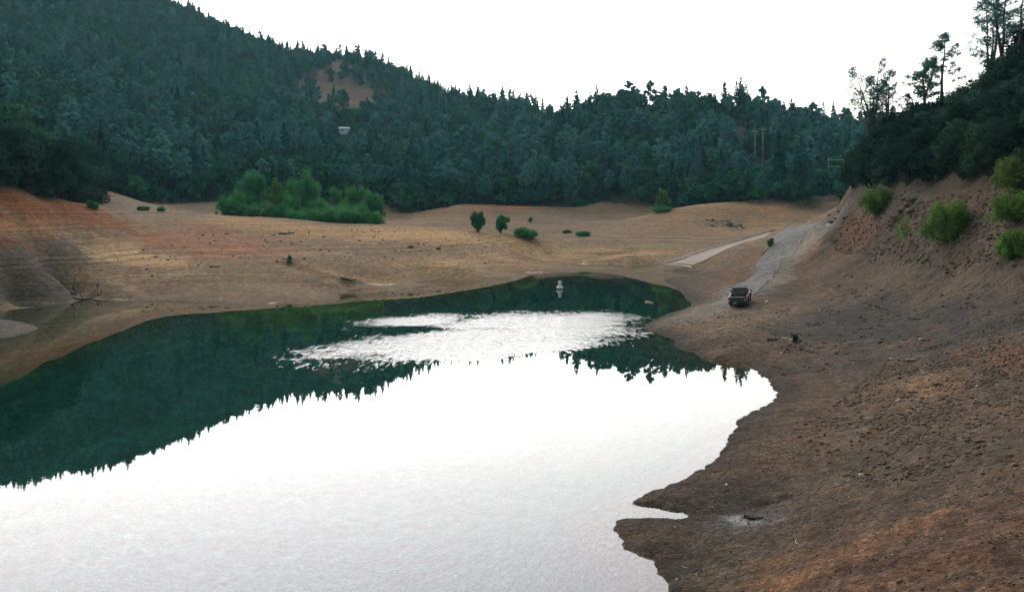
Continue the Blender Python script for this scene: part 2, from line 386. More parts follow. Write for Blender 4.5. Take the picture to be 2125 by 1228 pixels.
# far shore
zone([(450, 447), (700, 470), (1000, 484), (1170, 503), (1160, 520), (900, 505), (600, 490), (420, 465)], (.300, .190, .090), 4, .85)
zone([(760, 480), (1000, 490), (1000, 505), (760, 500)], (.38, .25, .12), 3, .6)
zone([(230, 448), (420, 470), (590, 505), (600, 530), (420, 545), (330, 520), (270, 490)], (.240, .115, .062), 5, .85)
zone([(560, 545), (720, 575), (860, 575), (1000, 560), (1150, 545), (1170, 555), (1000, 578), (760, 588), (600, 560)], (.26, .175, .096), 2, .7)
zone([(820, 545), (960, 520), (1180, 520), (1180, 535), (960, 560)], (.31, .21, .115), 3, .7)
zone([(330, 570), (640, 575), (720, 600), (640, 622), (300, 612)], (.175, .128, .084), 3, .6)
zone([(1210, 545), (1370, 548), (1400, 520), (1250, 515), (1150, 505), (1100, 505), (1180, 535)], (.28, .19, .10), 4, .8)
zone([(1130, 515), (1190, 512), (1190, 517), (1140, 519)], (.17, .22, .07), 2.5, .7)
zone([(1310, 508), (1400, 506), (1400, 513), (1330, 514)], (.17, .22, .07), 2.5, .6)
zone([(1100, 470), (1250, 470), (1300, 455), (1240, 445), (1110, 450)], (.165, .116, .086), 6, .7)
zone([(890, 440), (960, 426), (1010, 430), (1000, 440)], (.30, .145, .085), 4, .7)
zone([(1050, 427), (1105, 427), (1110, 436), (1050, 434)], (.36, .130, .060), 3, .85)
zone([(820, 428), (870, 430), (840, 440)], (.33, .17, .09), 3, .8)
zone([(1340, 450), (1420, 428), (1600, 426), (1680, 440), (1600, 480), (1450, 490)], (.225, .148, .080), 5, .8)
zone([(1540, 428), (1640, 432), (1650, 446), (1570, 442)], (.30, .150, .080), 3, .7)
zone([(1470, 460), (1530, 455), (1550, 470), (1520, 478)], (.105, .105, .105), 3, .8)
zone([(1640, 430), (1760, 428), (1720, 445), (1650, 445)], (.09, .08, .068), 4, .7)
zone([(170, 420), (450, 424), (440, 440), (300, 436), (210, 432)], (.16, .14, .12), 4, .7)
# left spur
zone([(-400, 520), (0, 478), (110, 480), (200, 500), (200, 545), (150, 590), (150, 622), (0, 640), (-400, 660)], (.088, .074, .060), 3, .9)
zone([(-400, 345), (0, 392), (120, 410), (240, 445), (260, 470), (200, 480), (60, 468), (0, 470), (-400, 440)], (.205, .078, .034), 3, .95)
zone([(-30, 460), (60, 470), (190, 482), (150, 490), (60, 482), (-30, 470)], (.37, .20, .10), 1.5, .7)
zone([(195, 492), (260, 500), (360, 530), (400, 550), (300, 552), (215, 540), (190, 520)], (.40, .275, .150), 3, .85)
zone([(130, 545), (420, 560), (420, 572), (160, 575)], (.27, .20, .12), 2.5, .6)
zone([(1400, 654), (1440, 640), (1470, 655), (1420, 672), (1350, 684), (1345, 676)], (.175, .155, .122), 1.5, .75)
zone([(1725, 462), (1640, 470), (1600, 508), (1566, 545), (1570, 560), (1500, 608), (1455, 632), (1440, 655), (1500, 650), (1600, 600), (1650, 550), (1690, 500), (1735, 465)], (.19, .172, .145), 1.5, .85)
# silt left dry at the water's edge, pale
for p0, p1, y0, y1 in ((1208, 1264, 140, 185), (1276, 1342, 140, 185), (1092, 1126, 125, 160), (198, 226, 95, 115), (232, 266, 95, 115), (560, 575, 95, 115)):
    uu = (UU * FPX + CX + 5 * NF)
    paint(sstep(.09, .03, np.abs(Zn - .07 - .03 * NF)) * sstep(p0 - 3, p0 + 3, uu) * sstep(p1 + 3, p1 - 3, uu) * (GY > y0) * (GY < y1), (.52, .46, .38), .9)
zone([(738, 589.5), (780, 588.6), (824, 588.8), (822, 590.6), (780, 591.4), (740, 591.6)], (.50, .44, .36), .15, .9, .4)
zone([(720, 577), (752, 583), (748, 589), (728, 586)], (.06, .045, .035), 1, .8)
zone([(-200, 540), (60, 545), (125, 575), (160, 612), (150, 627), (0, 644), (-200, 660)], (.070, .059, .048), 1.5, .85)
# ash of a camp fire
zone([(1450, 1075), (1520, 1060), (1600, 1062), (1620, 1080), (1540, 1095), (1470, 1095)], (.105, .108, .118), .4, .7)
zone([(1500, 1070), (1550, 1070), (1580, 1080), (1540, 1088), (1505, 1082)], (.33, .33, .34), .2, .8)
# wet soil along the water
wet = sstep(.50, .02, Z0 + .16 * NF + .1 * NB) * (Z0 > -2)
paint(wet * (RIGHT > .3), (.034, .028, .021), .85)
paint(wet * (RIGHT <= .3), (.085, .069, .052), .6)
paint(sstep(91, 86, GY) * sstep(-.455, -.475, UU) * (Zn > -.2), (.062, .058, .055), .9)
# bed under water: brown shallows, deeper down the water's green murk painted on
BASE[:] = np.where((Zn < 0)[..., None], (np.array((.150, .118, .060)) * (1 - sstep(0, -1.5, Zn))[..., None] + np.array((.022, .118, .104)) * sstep(0, -1.5, Zn)[..., None]), BASE)
# forest floor
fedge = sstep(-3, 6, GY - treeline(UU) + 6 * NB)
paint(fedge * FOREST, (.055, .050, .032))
# bare clearings on the left hill (red-brown earth and dry grass)
CLEAR = [[(610, 190), (640, 150), (690, 140), (720, 150), (740, 180), (790, 190), (815, 205), (740, 215), (650, 200)], [(590, 190), (640, 185), (700, 195), (738, 215), (690, 218), (610, 205)], [(675, 132), (715, 132), (745, 140), (700, 150)],
         [(110, 150), (170, 135), (210, 150), (190, 175), (130, 175)]]
clearing = np.zeros(GX.shape, bool)
CLEAR_PX = CLEAR[:2]
for k, P in enumerate(CLEAR):
    XY = hits(P)
    if max(b for a, b in XY) - min(b for a, b in XY) < 5: continue
    d = poly_dist(GX, GY, XY) + 10 * NB
    paint(sstep(8, -8, d), [(.118, .070, .048), (.100, .064, .050), (.15, .12, .085), (.11, .085, .075)][k], .95)
    clearing |= d < 0
BASE *= np.array([1.05, .99, .84])
BASE *= 1 - RIGHT[..., None] * np.array([.15, .11, .05])
BASE[:] = np.clip(BASE * (1 + .10 * NF + .12 * NB)[..., None], .004, .9)

# ------------------------------------------------------------------ materials
def new_mat(name):
    m = bpy.data.materials.new(name); m.use_nodes = True
    nt = m.node_tree
    return m, nt.nodes, nt.links, nt.nodes['Principled BSDF']
def sock(b, *names):
    for n_ in names:
        if n_ in b.inputs: return b.inputs[n_]
def simple(name, col, rough=.7, metal=0.0, noise=0.0, scale=8.0, spec=.4, bump=0.0):
    m, N, L, b = new_mat(name)
    b.inputs['Roughness'].default_value = rough
    b.inputs['Metallic'].default_value = metal
    sock(b, 'Specular IOR Level').default_value = spec
    c = tuple(col) + (1,)
    if noise:
        tc = N.new('ShaderNodeTexCoord'); t = N.new('ShaderNodeTexNoise'); t.inputs['Scale'].default_value = scale; t.inputs['Detail'].default_value = 5
        L.new(tc.outputs['Object'], t.inputs['Vector'])
        r = N.new('ShaderNodeValToRGB'); r.color_ramp.elements[0].position = .3; r.color_ramp.elements[1].position = .7
        r.color_ramp.elements[0].color = tuple(x * (1 - noise) for x in col) + (1,); r.color_ramp.elements[1].color = tuple(min(1, x * (1 + noise)) for x in col) + (1,)
        L.new(t.outputs[0], r.inputs[0]); L.new(r.outputs[0], b.inputs['Base Color'])
        if bump:
            bp = N.new('ShaderNodeBump'); bp.inputs['Strength'].default_value = bump; bp.inputs['Distance'].default_value = .02
            L.new(t.outputs[0], bp.inputs['Height']); L.new(bp.outputs[0], b.inputs['Normal'])
    else: b.inputs['Base Color'].default_value = c
    return m
def math_node(N, L, op, a, b=None, c=None):
    n_ = N.new('ShaderNodeMath'); n_.operation = op
    for i, x in enumerate((a, b, c)):
        if x is None: continue
        if isinstance(x, (int, float)): n_.inputs[i].default_value = x
        else: L.new(x, n_.inputs[i])
    return n_.outputs[0]

def ground_material():
    m, N, L, b = new_mat('soil')
    b.inputs['Roughness'].default_value = .95
    sock(b, 'Specular IOR Level').default_value = .12
    at = N.new('ShaderNodeAttribute'); at.attribute_name = 'Col'
    geo = N.new('ShaderNodeNewGeometry')
    def noise(scale, detail=4, rough=.55, vec=None, dist=0):
        t = N.new('ShaderNodeTexNoise'); t.inputs['Scale'].default_value = scale; t.inputs['Detail'].default_value = detail; t.inputs['Roughness'].default_value = rough; t.inputs['Distortion'].default_value = dist
        L.new(vec if vec is not None else geo.outputs['Position'], t.inputs['Vector']); return t.outputs[0]
    # wave-cut strand lines follow the height above the water
    sp = N.new('ShaderNodeSeparateXYZ'); L.new(geo.outputs['Position'], sp.inputs[0])
    wob = noise(.12, 3)
    zz = math_node(N, L, 'MULTIPLY_ADD', wob, .8, sp.outputs['Z'])
    t1 = N.new('ShaderNodeTexNoise'); t1.noise_dimensions = '1D'; t1.inputs['Scale'].default_value = 3.4; t1.inputs['Detail'].default_value = 4; t1.inputs['Roughness'].default_value = .65
    L.new(zz, t1.inputs['W'])
    line = N.new('ShaderNodeMapRange'); line.inputs[1].default_value = .34; line.inputs[2].default_value = .66; line.inputs[3].default_value = .66; line.inputs[4].default_value = 1.30
    L.new(t1.outputs[0], line.inputs[0])
    sm = N.new('ShaderNodeAttribute'); sm.attribute_name = 'strand'
    lm = N.new('ShaderNodeMix'); lm.data_type = 'FLOAT'; lm.inputs[2].default_value = 1.0
    L.new(sm.outputs['Fac'], lm.inputs[0]); L.new(line.outputs[0], lm.inputs[3])
    n1 = noise(1.3, 6, .62)
    n2 = noise(9.0, 5, .7)
    n3 = noise(.35, 4, .6)
    def rng(x, lo, hi, a=.3, c=.7):
        r = N.new('ShaderNodeMapRange'); r.inputs[1].default_value = a; r.inputs[2].default_value = c; r.inputs[3].default_value = lo; r.inputs[4].default_value = hi
        L.new(x, r.inputs[0]); return r.outputs[0]
    f = math_node(N, L, 'MULTIPLY', rng(n1, .62, 1.40), rng(n2, .58, 1.46))
    f = math_node(N, L, 'MULTIPLY', f, rng(n3, .86, 1.15))
    f = math_node(N, L, 'MULTIPLY', f, lm.outputs[0])
    # gravel: small light and dark stones
    vo = N.new('ShaderNodeTexVoronoi'); vo.inputs['Scale'].default_value = 7.0
    L.new(geo.outputs['Position'], vo.inputs['Vector'])
    hs = N.new('ShaderNodeSeparateColor'); L.new(vo.outputs['Color'], hs.inputs[0])
    f = math_node(N, L, 'MULTIPLY', f, rng(hs.outputs[0], .62, 1.38, 0, 1))
    v2 = N.new('ShaderNodeTexVoronoi'); v2.inputs['Scale'].default_value = 24.0
    L.new(geo.outputs['Position'], v2.inputs['Vector'])
    h2 = N.new('ShaderNodeSeparateColor'); L.new(v2.outputs['Color'], h2.inputs[0])
    f = math_node(N, L, 'MULTIPLY', f, rng(h2.outputs[0], .66, 1.34, 0, 1))
    wht = N.new('ShaderNodeMath'); wht.operation = 'GREATER_THAN'; wht.inputs[1].default_value = .985; L.new(hs.outputs[1], wht.inputs[0])
    near = N.new('ShaderNodeMath'); near.operation = 'LESS_THAN'; near.inputs[1].default_value = .32; L.new(vo.outputs['Distance'], near.inputs[0])
    wh = math_node(N, L, 'MULTIPLY', wht.outputs[0], near.outputs[0])
    f = math_node(N, L, 'MULTIPLY_ADD', wh, 1.4, f)
    mul = N.new('ShaderNodeVectorMath'); mul.operation = 'SCALE'
    L.new(at.outputs['Color'], mul.inputs[0]); L.new(f, mul.inputs['Scale'])
    # slight hue drift between rust and grey
    hue = N.new('ShaderNodeMix'); hue.data_type = 'RGBA'; hue.blend_type = 'MULTIPLY'; hue.inputs[7].default_value = (1.12, .97, .84, 1)
    L.new(rng(noise(.8, 5, .6, dist=.4), 0, 1, .42, .62), hue.inputs[0]); L.new(mul.outputs[0], hue.inputs[6])
    L.new(hue.outputs[2], b.inputs['Base Color'])
    hgt = math_node(N, L, 'MULTIPLY_ADD', n1, .35, math_node(N, L, 'MULTIPLY', n2, .10))
    hgt = math_node(N, L, 'MULTIPLY_ADD', vo.outputs['Distance'], -.05, hgt)
    hgt = math_node(N, L, 'MULTIPLY_ADD', math_node(N, L, 'MULTIPLY', t1.outputs[0], sm.outputs['Fac']), .25, hgt)
    bp = N.new('ShaderNodeBump'); bp.inputs['Strength'].default_value = .8; bp.inputs['Distance'].default_value = .65
    L.new(hgt, bp.inputs['Height']); L.new(bp.outputs[0], b.inputs['Normal'])
    return m
SOIL = ground_material()
nu, nv = len(UG), len(VG)
I_ = np.arange(nu * nv).reshape(nu, nv)
F_ = np.stack([I_[:-1, :-1], I_[1:, :-1], I_[1:, 1:], I_[:-1, 1:]], -1).reshape(-1, 4)
me = mesh_np('ground', np.stack([GX, GY, Zn], -1).reshape(-1, 3), F_, (SOIL,), smooth=True)
ca = me.color_attributes.new('Col', 'FLOAT_COLOR', 'POINT')
ca.data.foreach_set('color', np.concatenate([BASE.reshape(-1, 3), np.ones((nu * nv, 1))], 1).astype(np.float32).ravel())
sa = me.attributes.new('strand', 'FLOAT', 'POINT')
strand = (1 - RIGHT) * .65 * (~FOREST) * (GY > 60)
strand = np.maximum(strand, sstep(-.28, -.42, UU) * (~FOREST))
strand = np.maximum(strand, .6 * RIGHT * sstep(4.0, 2.0, Zn))
sa.data.foreach_set('value', strand.astype(np.float32).ravel())
tag(link('ground', me), kind='structure')

# ------------------------------------------------------------------ water
def water_material():
    m, N, L, b = new_mat('lake_water')
    N.remove(b)
    out = N['Material Output']
    geo = N.new('ShaderNodeNewGeometry')
    # wind patch: an elongated cat's paw of ripples, feathered
    xa, ya, _ = ray(600, 742, CAM_H * FPX / (742 - HY)); xb, yb, _ = ray(1330, 668, CAM_H * FPX / (668 - HY))
    def mp(loc, rot, scl):
        n_ = N.new('ShaderNodeMapping'); n_.vector_type = 'TEXTURE'
        n_.inputs['Location'].default_value = loc; n_.inputs['Rotation'].default_value = (0, 0, rot); n_.inputs['Scale'].default_value = scl
        L.new(geo.outputs['Position'], n_.inputs['Vector']); return n_.outputs[0]
    def blob(cx, cy, rx, ry, ang, nz):
        v = N.new('ShaderNodeVectorMath'); v.operation = 'LENGTH'; L.new(mp((cx, cy, 0), ang, (rx, ry, 1)), v.inputs[0])
        return math_node(N, L, 'ADD', v.outputs['Value'], nz)
    t = N.new('ShaderNodeTexNoise'); t.inputs['Scale'].default_value = .16; t.inputs['Detail'].default_value = 3; L.new(geo.outputs['Position'], t.inputs['Vector'])
    nz = math_node(N, L, 'MULTIPLY_ADD', t.outputs[0], .9, -.45)
    def sm(x, a, c):
        r = N.new('ShaderNodeMapRange'); r.interpolation_type = 'SMOOTHSTEP'
        r.inputs[1].default_value = c; r.inputs[2].default_value = a; r.inputs[3].default_value = 1; r.inputs[4].default_value = 0
        L.new(x, r.inputs[0]); return r.outputs[0]
    masks = []
    for (cx, cy, rx, ry, ang) in WIND:
        masks.append(sm(blob(cx, cy, rx, ry, ang, nz), 1.42, .05))
    w = masks[0]
    for k in masks[1:]: w = math_node(N, L, 'MAXIMUM', w, k)
    # gusts break the ripples into flecks at the edges of the patch
    fk = N.new('ShaderNodeTexNoise'); fk.inputs['Scale'].default_value = 1.25; fk.inputs['Detail'].default_value = 3; fk.inputs['Roughness'].default_value = .7
    L.new(mp((0, 0, 0), .06, (.5, 2.6, 1)), fk.inputs['Vector'])
    thr = math_node(N, L, 'SUBTRACT', math_node(N, L, 'ADD', fk.outputs[0], math_node(N, L, 'MULTIPLY', w, 1.0)), .78)
    fr_ = N.new('ShaderNodeMapRange'); fr_.inputs[1].default_value = 0; fr_.inputs[2].default_value = .55; L.new(thr, fr_.inputs[0])
    w = fr_.outputs[0]
    # waves: faint swell everywhere, steep capillary ripples in the patch
    def nt_(scale, vec=None, detail=2):
        t_ = N.new('ShaderNodeTexNoise'); t_.inputs['Scale'].default_value = scale; t_.inputs['Detail'].default_value = detail
        L.new(vec if vec is not None else geo.outputs['Position'], t_.inputs['Vector']); return t_.outputs[0]
    calm = math_node(N, L, 'MULTIPLY_ADD', nt_(.7, mp((0, 0, 0), .12, (2.5, 1, 1)), 1), CALM, 0)
    # wind ripples: long faces toward the near shore, short backs
    wv = N.new('ShaderNodeTexWave'); wv.wave_type = 'BANDS'; wv.bands_direction = 'Y'; wv.wave_profile = 'SAW'
    wv.inputs['Scale'].default_value = .55; wv.inputs['Distortion'].default_value = 7; wv.inputs['Detail'].default_value = 3; wv.inputs['Detail Scale'].default_value = 2.2; wv.inputs['Detail Roughness'].default_value = .6
    L.new(mp((0, 0, 0), .06, (1.6, 1, 1)), wv.inputs['Vector'])
    rp = math_node(N, L, 'MULTIPLY_ADD', wv.outputs['Fac'], SAW, math_node(N, L, 'MULTIPLY', nt_(3.2, mp((0, 0, 0), .1, (2.2, 1, 1)), 3), RIPPLE))
    rip = math_node(N, L, 'MULTIPLY', rp, w)
    h = math_node(N, L, 'ADD', calm, rip)
    bp = N.new('ShaderNodeBump'); bp.inputs['Strength'].default_value = 1.0; bp.inputs['Distance'].default_value = 1.0
    L.new(h, bp.inputs['Height'])
    fr = N.new('ShaderNodeFresnel'); fr.inputs['IOR'].default_value = 1.38; L.new(bp.outputs[0], fr.inputs['Normal'])
    gl = N.new('ShaderNodeBsdfGlossy'); gl.inputs['Color'].default_value = (1, 1, 1, 1)
    L.new(math_node(N, L, 'MULTIPLY_ADD', w, .015, .004), gl.inputs['Roughness']); L.new(bp.outputs[0], gl.inputs['Normal'])
    tr = N.new('ShaderNodeBsdfTransparent'); tr.inputs['Color'].default_value = (.62, .80, .70, 1)
    mx = N.new('ShaderNodeMixShader')
    L.new(fr.outputs[0], mx.inputs[0]); L.new(tr.outputs[0], mx.inputs[1]); L.new(gl.outputs[0], mx.inputs[2])
    L.new(mx.outputs[0], out.inputs['Surface'])
    return m
def wpt(px, py): return ray(px, py, CAM_H * FPX / (py - HY))[:2]
def wind_ellipse(p0, p1, half):
    (x0, y0), (x1, y1) = wpt(*p0), wpt(*p1)
    return ((x0 + x1) / 2, (y0 + y1) / 2, math.hypot(x1 - x0, y1 - y0) / 2, half, math.atan2(y1 - y0, x1 - x0))
WIND = [wind_ellipse((590, 748), (1325, 670), 8.5), wind_ellipse((880, 682), (1325, 652), 8.0), wind_ellipse((740, 676), (980, 652), 4.5)]
CALM, RIPPLE, SAW = .0006, .040, .026
WATER = water_material()
me = mesh_np('lake_water', [(-900, -120, 0), (700, -120, 0), (700, 420, 0), (-900, 420, 0)], np.array([[0, 1, 2, 3]]), (WATER,))
tag(link('lake_water', me), kind='structure')
# ------------------------------------------------------------------ trees
def leaf_material(name, stops, trans=.25, attr=True):
    """stops: list of colours; each tree takes one by its own random number, each leaf clump drifts around it"""
    m, N, L, b = new_mat(name)
    N.remove(b); out = N['Material Output']
    oi = N.new('ShaderNodeObjectInfo')
    r = N.new('ShaderNodeValToRGB')
    e = r.color_ramp.elements
    while len(e) < len(stops): e.new(.5)
    for k, c in enumerate(stops):
        e[k].position = k / (len(stops) - 1); e[k].color = tuple(c) + (1,)
    L.new(oi.outputs['Random'], r.inputs[0])
    at = N.new('ShaderNodeAttribute'); at.attribute_name = 'tone'
    mp = N.new('ShaderNodeMapRange'); mp.inputs[3].default_value = .80; mp.inputs[4].default_value = 1.20
    L.new(at.outputs['Fac'], mp.inputs[0])
    sc = N.new('ShaderNodeVectorMath'); sc.operation = 'SCALE'; L.new(r.outputs[0], sc.inputs[0]); L.new(mp.outputs[0], sc.inputs['Scale'])
    d = N.new('ShaderNodeBsdfDiffuse'); L.new(sc.outputs[0], d.inputs[0])
    na = N.new('ShaderNodeAttribute'); na.attribute_name = 'crown_normal'
    vt = N.new('ShaderNodeVectorTransform'); vt.vector_type = 'NORMAL'; vt.convert_from = 'OBJECT'; vt.convert_to = 'WORLD'
    L.new(na.outputs['Vector'], vt.inputs[0]); L.new(vt.outputs[0], d.inputs['Normal'])
    t = N.new('ShaderNodeBsdfTranslucent'); L.new(sc.outputs[0], t.inputs[0])
    x = N.new('ShaderNodeMixShader'); x.inputs[0].default_value = trans
    L.new(d.outputs[0], x.inputs[1]); L.new(t.outputs[0], x.inputs[2]); L.new(x.outputs[0], out.inputs['Surface'])
    return m
BARK = simple('bark', (.060, .048, .040), .9, noise=.4, scale=3)
PALE_BARK = simple('pale_bark', (.16, .14, .12), .9, noise=.35, scale=3)
CONIFER = leaf_material('conifer_needles', [(.006, .050, .036), (.024, .128, .092), (.012, .080, .058), (.048, .190, .145), (.008, .062, .050), (.032, .135, .086), (.060, .210, .160)], .15)
GREY_PINE = leaf_material('grey_pine_needles', [(.062, .200, .178), (.110, .295, .262), (.050, .168, .144), (.135, .325, .290), (.078, .210, .180)], .2)
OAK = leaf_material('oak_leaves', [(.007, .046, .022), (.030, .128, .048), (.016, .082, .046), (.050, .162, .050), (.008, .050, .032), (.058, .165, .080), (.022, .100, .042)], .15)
DARK_OAK = leaf_material('shade_oak_leaves', [(.007, .022, .012), (.022, .056, .030), (.010, .030, .020), (.034, .078, .040), (.040, .098, .066), (.009, .028, .015), (.018, .044, .022)], .12)  # oak green darkened; in the left woods the shade is in this colour
WILLOW = leaf_material('willow_leaves', [(.058, .235, .080), (.080, .290, .086), (.054, .215, .088), (.092, .300, .084)], .45)
LIME = leaf_material('lime_willow_leaves', [(.110, .225, .038), (.130, .245, .040), (.095, .205, .038)], .45)
MIDGREEN = leaf_material('mid_willow_leaves', [(.080, .255, .062), (.095, .280, .066)], .45)
YELLOW = leaf_material('yellowing_leaves', [(.110, .165, .034), (.100, .160, .034)], .4)
RUST = leaf_material('dry_leaves', [(.075, .058, .044), (.065, .055, .045)], .1)

def leaves(rng, cen, rad, n, size, up=.35, shell=.55, flat=1.0, asp=.6, tone=None):
    """n diamond leaf sprays spread through ellipsoids; they face outward with jitter. returns verts, faces, tones"""
    cen = np.atleast_2d(cen).astype(float); rad = np.atleast_2d(rad).astype(float)
    if rad.shape[1] == 1: rad = np.repeat(rad, 3, 1)
    w = (rad ** 2).sum(1); w /= w.sum()
    ci = rng.choice(len(cen), n, p=w)
    d = rng.normal(size=(n, 3)); d /= np.linalg.norm(d, axis=1)[:, None]
    r = shell + (1 - shell) * rng.rand(n) ** .8
    r = np.where(rng.rand(n) < .2, rng.rand(n), r)
    P = cen[ci] + d * rad[ci] * r[:, None]
    nrm = d * .9 + rng.normal(size=(n, 3)) * .55 + np.array([0, 0, up])
    nrm[:, :2] *= flat
    nrm /= np.linalg.norm(nrm, axis=1)[:, None]
    a = np.cross(nrm, rng.normal(size=(n, 3))); a /= np.linalg.norm(a, axis=1)[:, None]
    b = np.cross(nrm, a)
    s = size * (.6 + .8 * rng.rand(n))[:, None]
    V = np.stack([P + a * s, P + b * s * asp, P - a * s, P - b * s * asp], 1).reshape(-1, 3)
    F = np.arange(n * 4).reshape(n, 4)
    ct = rng.rand(len(cen))
    tn = np.clip(.65 * ct[ci] + .35 * rng.rand(n), 0, 1)
    cn = d * .75 + nrm * .45 + np.array([0, 0, .25]); cn /= np.linalg.norm(cn, axis=1)[:, None]
    return V, F, np.repeat(np.concatenate([tn[:, None], cn], 1), 4, axis=0)
def tube(P, R, k=6):
    """tapered tube along a polyline"""
    P = np.asarray(P, float); V, F = [], []
    up = np.array([.31, .95, .1])
    for i in range(len(P)):
        t = P[min(i + 1, len(P) - 1)] - P[max(i - 1, 0)]; t = t / (np.linalg.norm(t) + 1e-9)
        a = np.cross(t, up); a /= np.linalg.norm(a) + 1e-9; b = np.cross(t, a)
        for j in range(k):
            q = 2 * math.pi * j / k
            V.append(P[i] + R[i] * (math.cos(q) * a + math.sin(q) * b))
    for i in range(len(P) - 1):
        for j in range(k):
            F.append((i * k + j, i * k + (j + 1) % k, (i + 1) * k + (j + 1) % k, (i + 1) * k + j))
    return np.array(V), np.array(F, int)
def merge(parts):
    V, F, o = [], [], 0
    for v, f in parts:
        V.append(v); F.append(f + o); o += len(v)
    return np.concatenate(V), np.concatenate(F)
def wiggle(rng, p0, p1, n, amp):
    t = np.linspace(0, 1, n)[:, None]
    P = np.array(p0) * (1 - t) + np.array(p1) * t
    w = np.cumsum(rng.normal(size=(n, 3)), 0) * amp
    w -= t * w[-1]
    w[0] = 0
    return P + w
def leaf_attrs(me, T):
    a = me.attributes.new('tone', 'FLOAT', 'POINT'); a.data.foreach_set('value', np.ascontiguousarray(T[:, 0], dtype=np.float32))
    a = me.attributes.new('crown_normal', 'FLOAT_VECTOR', 'POINT'); a.data.foreach_set('vector', np.ascontiguousarray(T[:, 1:], dtype=np.float32).ravel())
def leaf_mesh(name, V, F, T, mat):
    me = mesh_np(name, V, F, (mat,))
    leaf_attrs(me, T)
    return me
def cat3(L): 
    V, F, T, o = [], [], [], 0
    for v, f, t in L:
        V.append(v); F.append(f + o); T.append(t); o += len(v)
    return np.concatenate(V), np.concatenate(F), np.concatenate(T)

# every builder works at the tree's real height h and returns (leaves, wood)
def conifer(rng, h, dens=1.0, size=.55, spread=.235, bare=.08):
    L, Wd = [], []
    lean = rng.normal(size=2) * .01 * h
    top = np.array([lean[0], lean[1], h])
    tr = wiggle(rng, (0, 0, 0), top, 7, .02)
    Wd.append(tube(tr, np.linspace(.018 * h + .05, .02, 7), 6))
    z = bare * h + rng.rand() * .4
    cens, rads = [], []
    while z < h * .985:
        f = z / h
        R = spread * h * (1 - f) ** .82 * (.8 + .35 * rng.rand()) * min(1, .55 + f * 3.0) + .12
        nb = rng.randint(4, 7)
        q0 = rng.rand() * 6.28
        for j in range(nb):
            q = q0 + 6.283 * j / nb + rng.normal() * .25
            r = R * (.65 + .5 * rng.rand())
            c = np.array([lean[0] * f + math.cos(q) * r * .62, lean[1] * f + math.sin(q) * r * .62, z - r * .22 + rng.normal() * .1])
            cens.append(c); rads.append((r * .46 + .08, r * .46 + .08, .16 * r + .14))
        z += max(.42, .055 * h * (1 - f * .5))
    n = int(len(cens) * 7 * dens)
    L.append(leaves(rng, cens, rads, n, size, up=.5, shell=.3, asp=.5))
    tip = np.stack([np.linspace(0, lean[0], 5), np.linspace(0, lean[1], 5), np.linspace(h * .88, h, 5)], 1)
    L.append(leaves(rng, tip, np.linspace(.34, .10, 5)[:, None] * np.ones((1, 3)), int(26 * dens), size * .6, shell=.2))
    return cat3(L), merge(Wd)
def grey_pine(rng, h, dens=1.0, size=.5, forks=None, thin=1.0):
    """open, forked foothill pine with tufted limbs"""
    Wd, cens, rads = [], [], []
    nf = forks or rng.randint(1, 4)
    zf = h * (.18 + .2 * rng.rand())
    base = np.array([0, 0, 0.]); fk = np.array([rng.normal() * .03 * h, rng.normal() * .03 * h, zf])
    r0 = .016 * h + .06
    Wd.append(tube(wiggle(rng, base, fk, 4, .04), np.linspace(r0, r0 * .8, 4), 6))
    for k in range(nf):
        q = 6.283 * k / nf + rng.rand()
        sp = (.05 + .15 * rng.rand()) * h if nf > 1 else .03 * h
        hh = h * (1 if k == 0 else .75 + .25 * rng.rand())
        st = wiggle(rng, fk, fk + np.array([math.cos(q) * sp, math.sin(q) * sp, hh - zf]), 7, .10)
        Wd.append(tube(st, np.linspace(r0 * .72, .03, 7), 5))
        nl = int(12 * thin + h * .7)
        for j in range(nl):
            f = .12 + .88 * (j + rng.rand()) / nl
            i = min(5, int(f * 6)); tt = f * 6 - i
            p = st[i] * (1 - tt) + st[i + 1] * tt
            R = h * (.05 + .13 * math.sin(math.pi * min(1, .22 + .80 * f)) * (.6 + .6 * rng.rand()))
            a = q + rng.normal() * 1.6 if nf > 1 else rng.rand() * 6.283
            e = p + np.array([math.cos(a) * R, math.sin(a) * R, R * (.25 + .5 * rng.rand())])
            Wd.append(tube(wiggle(rng, p, e, 3, .05), (.05, .03, .015), 4))
            for t_ in (.55, .82, 1.05):
                cens.append(p * (1 - t_) + e * t_ + rng.normal(size=3) * .08 * R); s = h * .030 * (.7 + .7 * rng.rand()) + .12; rads.append((s, s, s * .8))
        cens.append(st[-1]); rads.append((.03 * h, .03 * h, .05 * h))
    n = int(len(cens) * 8 * dens)
    return leaves(rng, cens, rads, n, size, up=.4, shell=.2, asp=.45), merge(Wd)
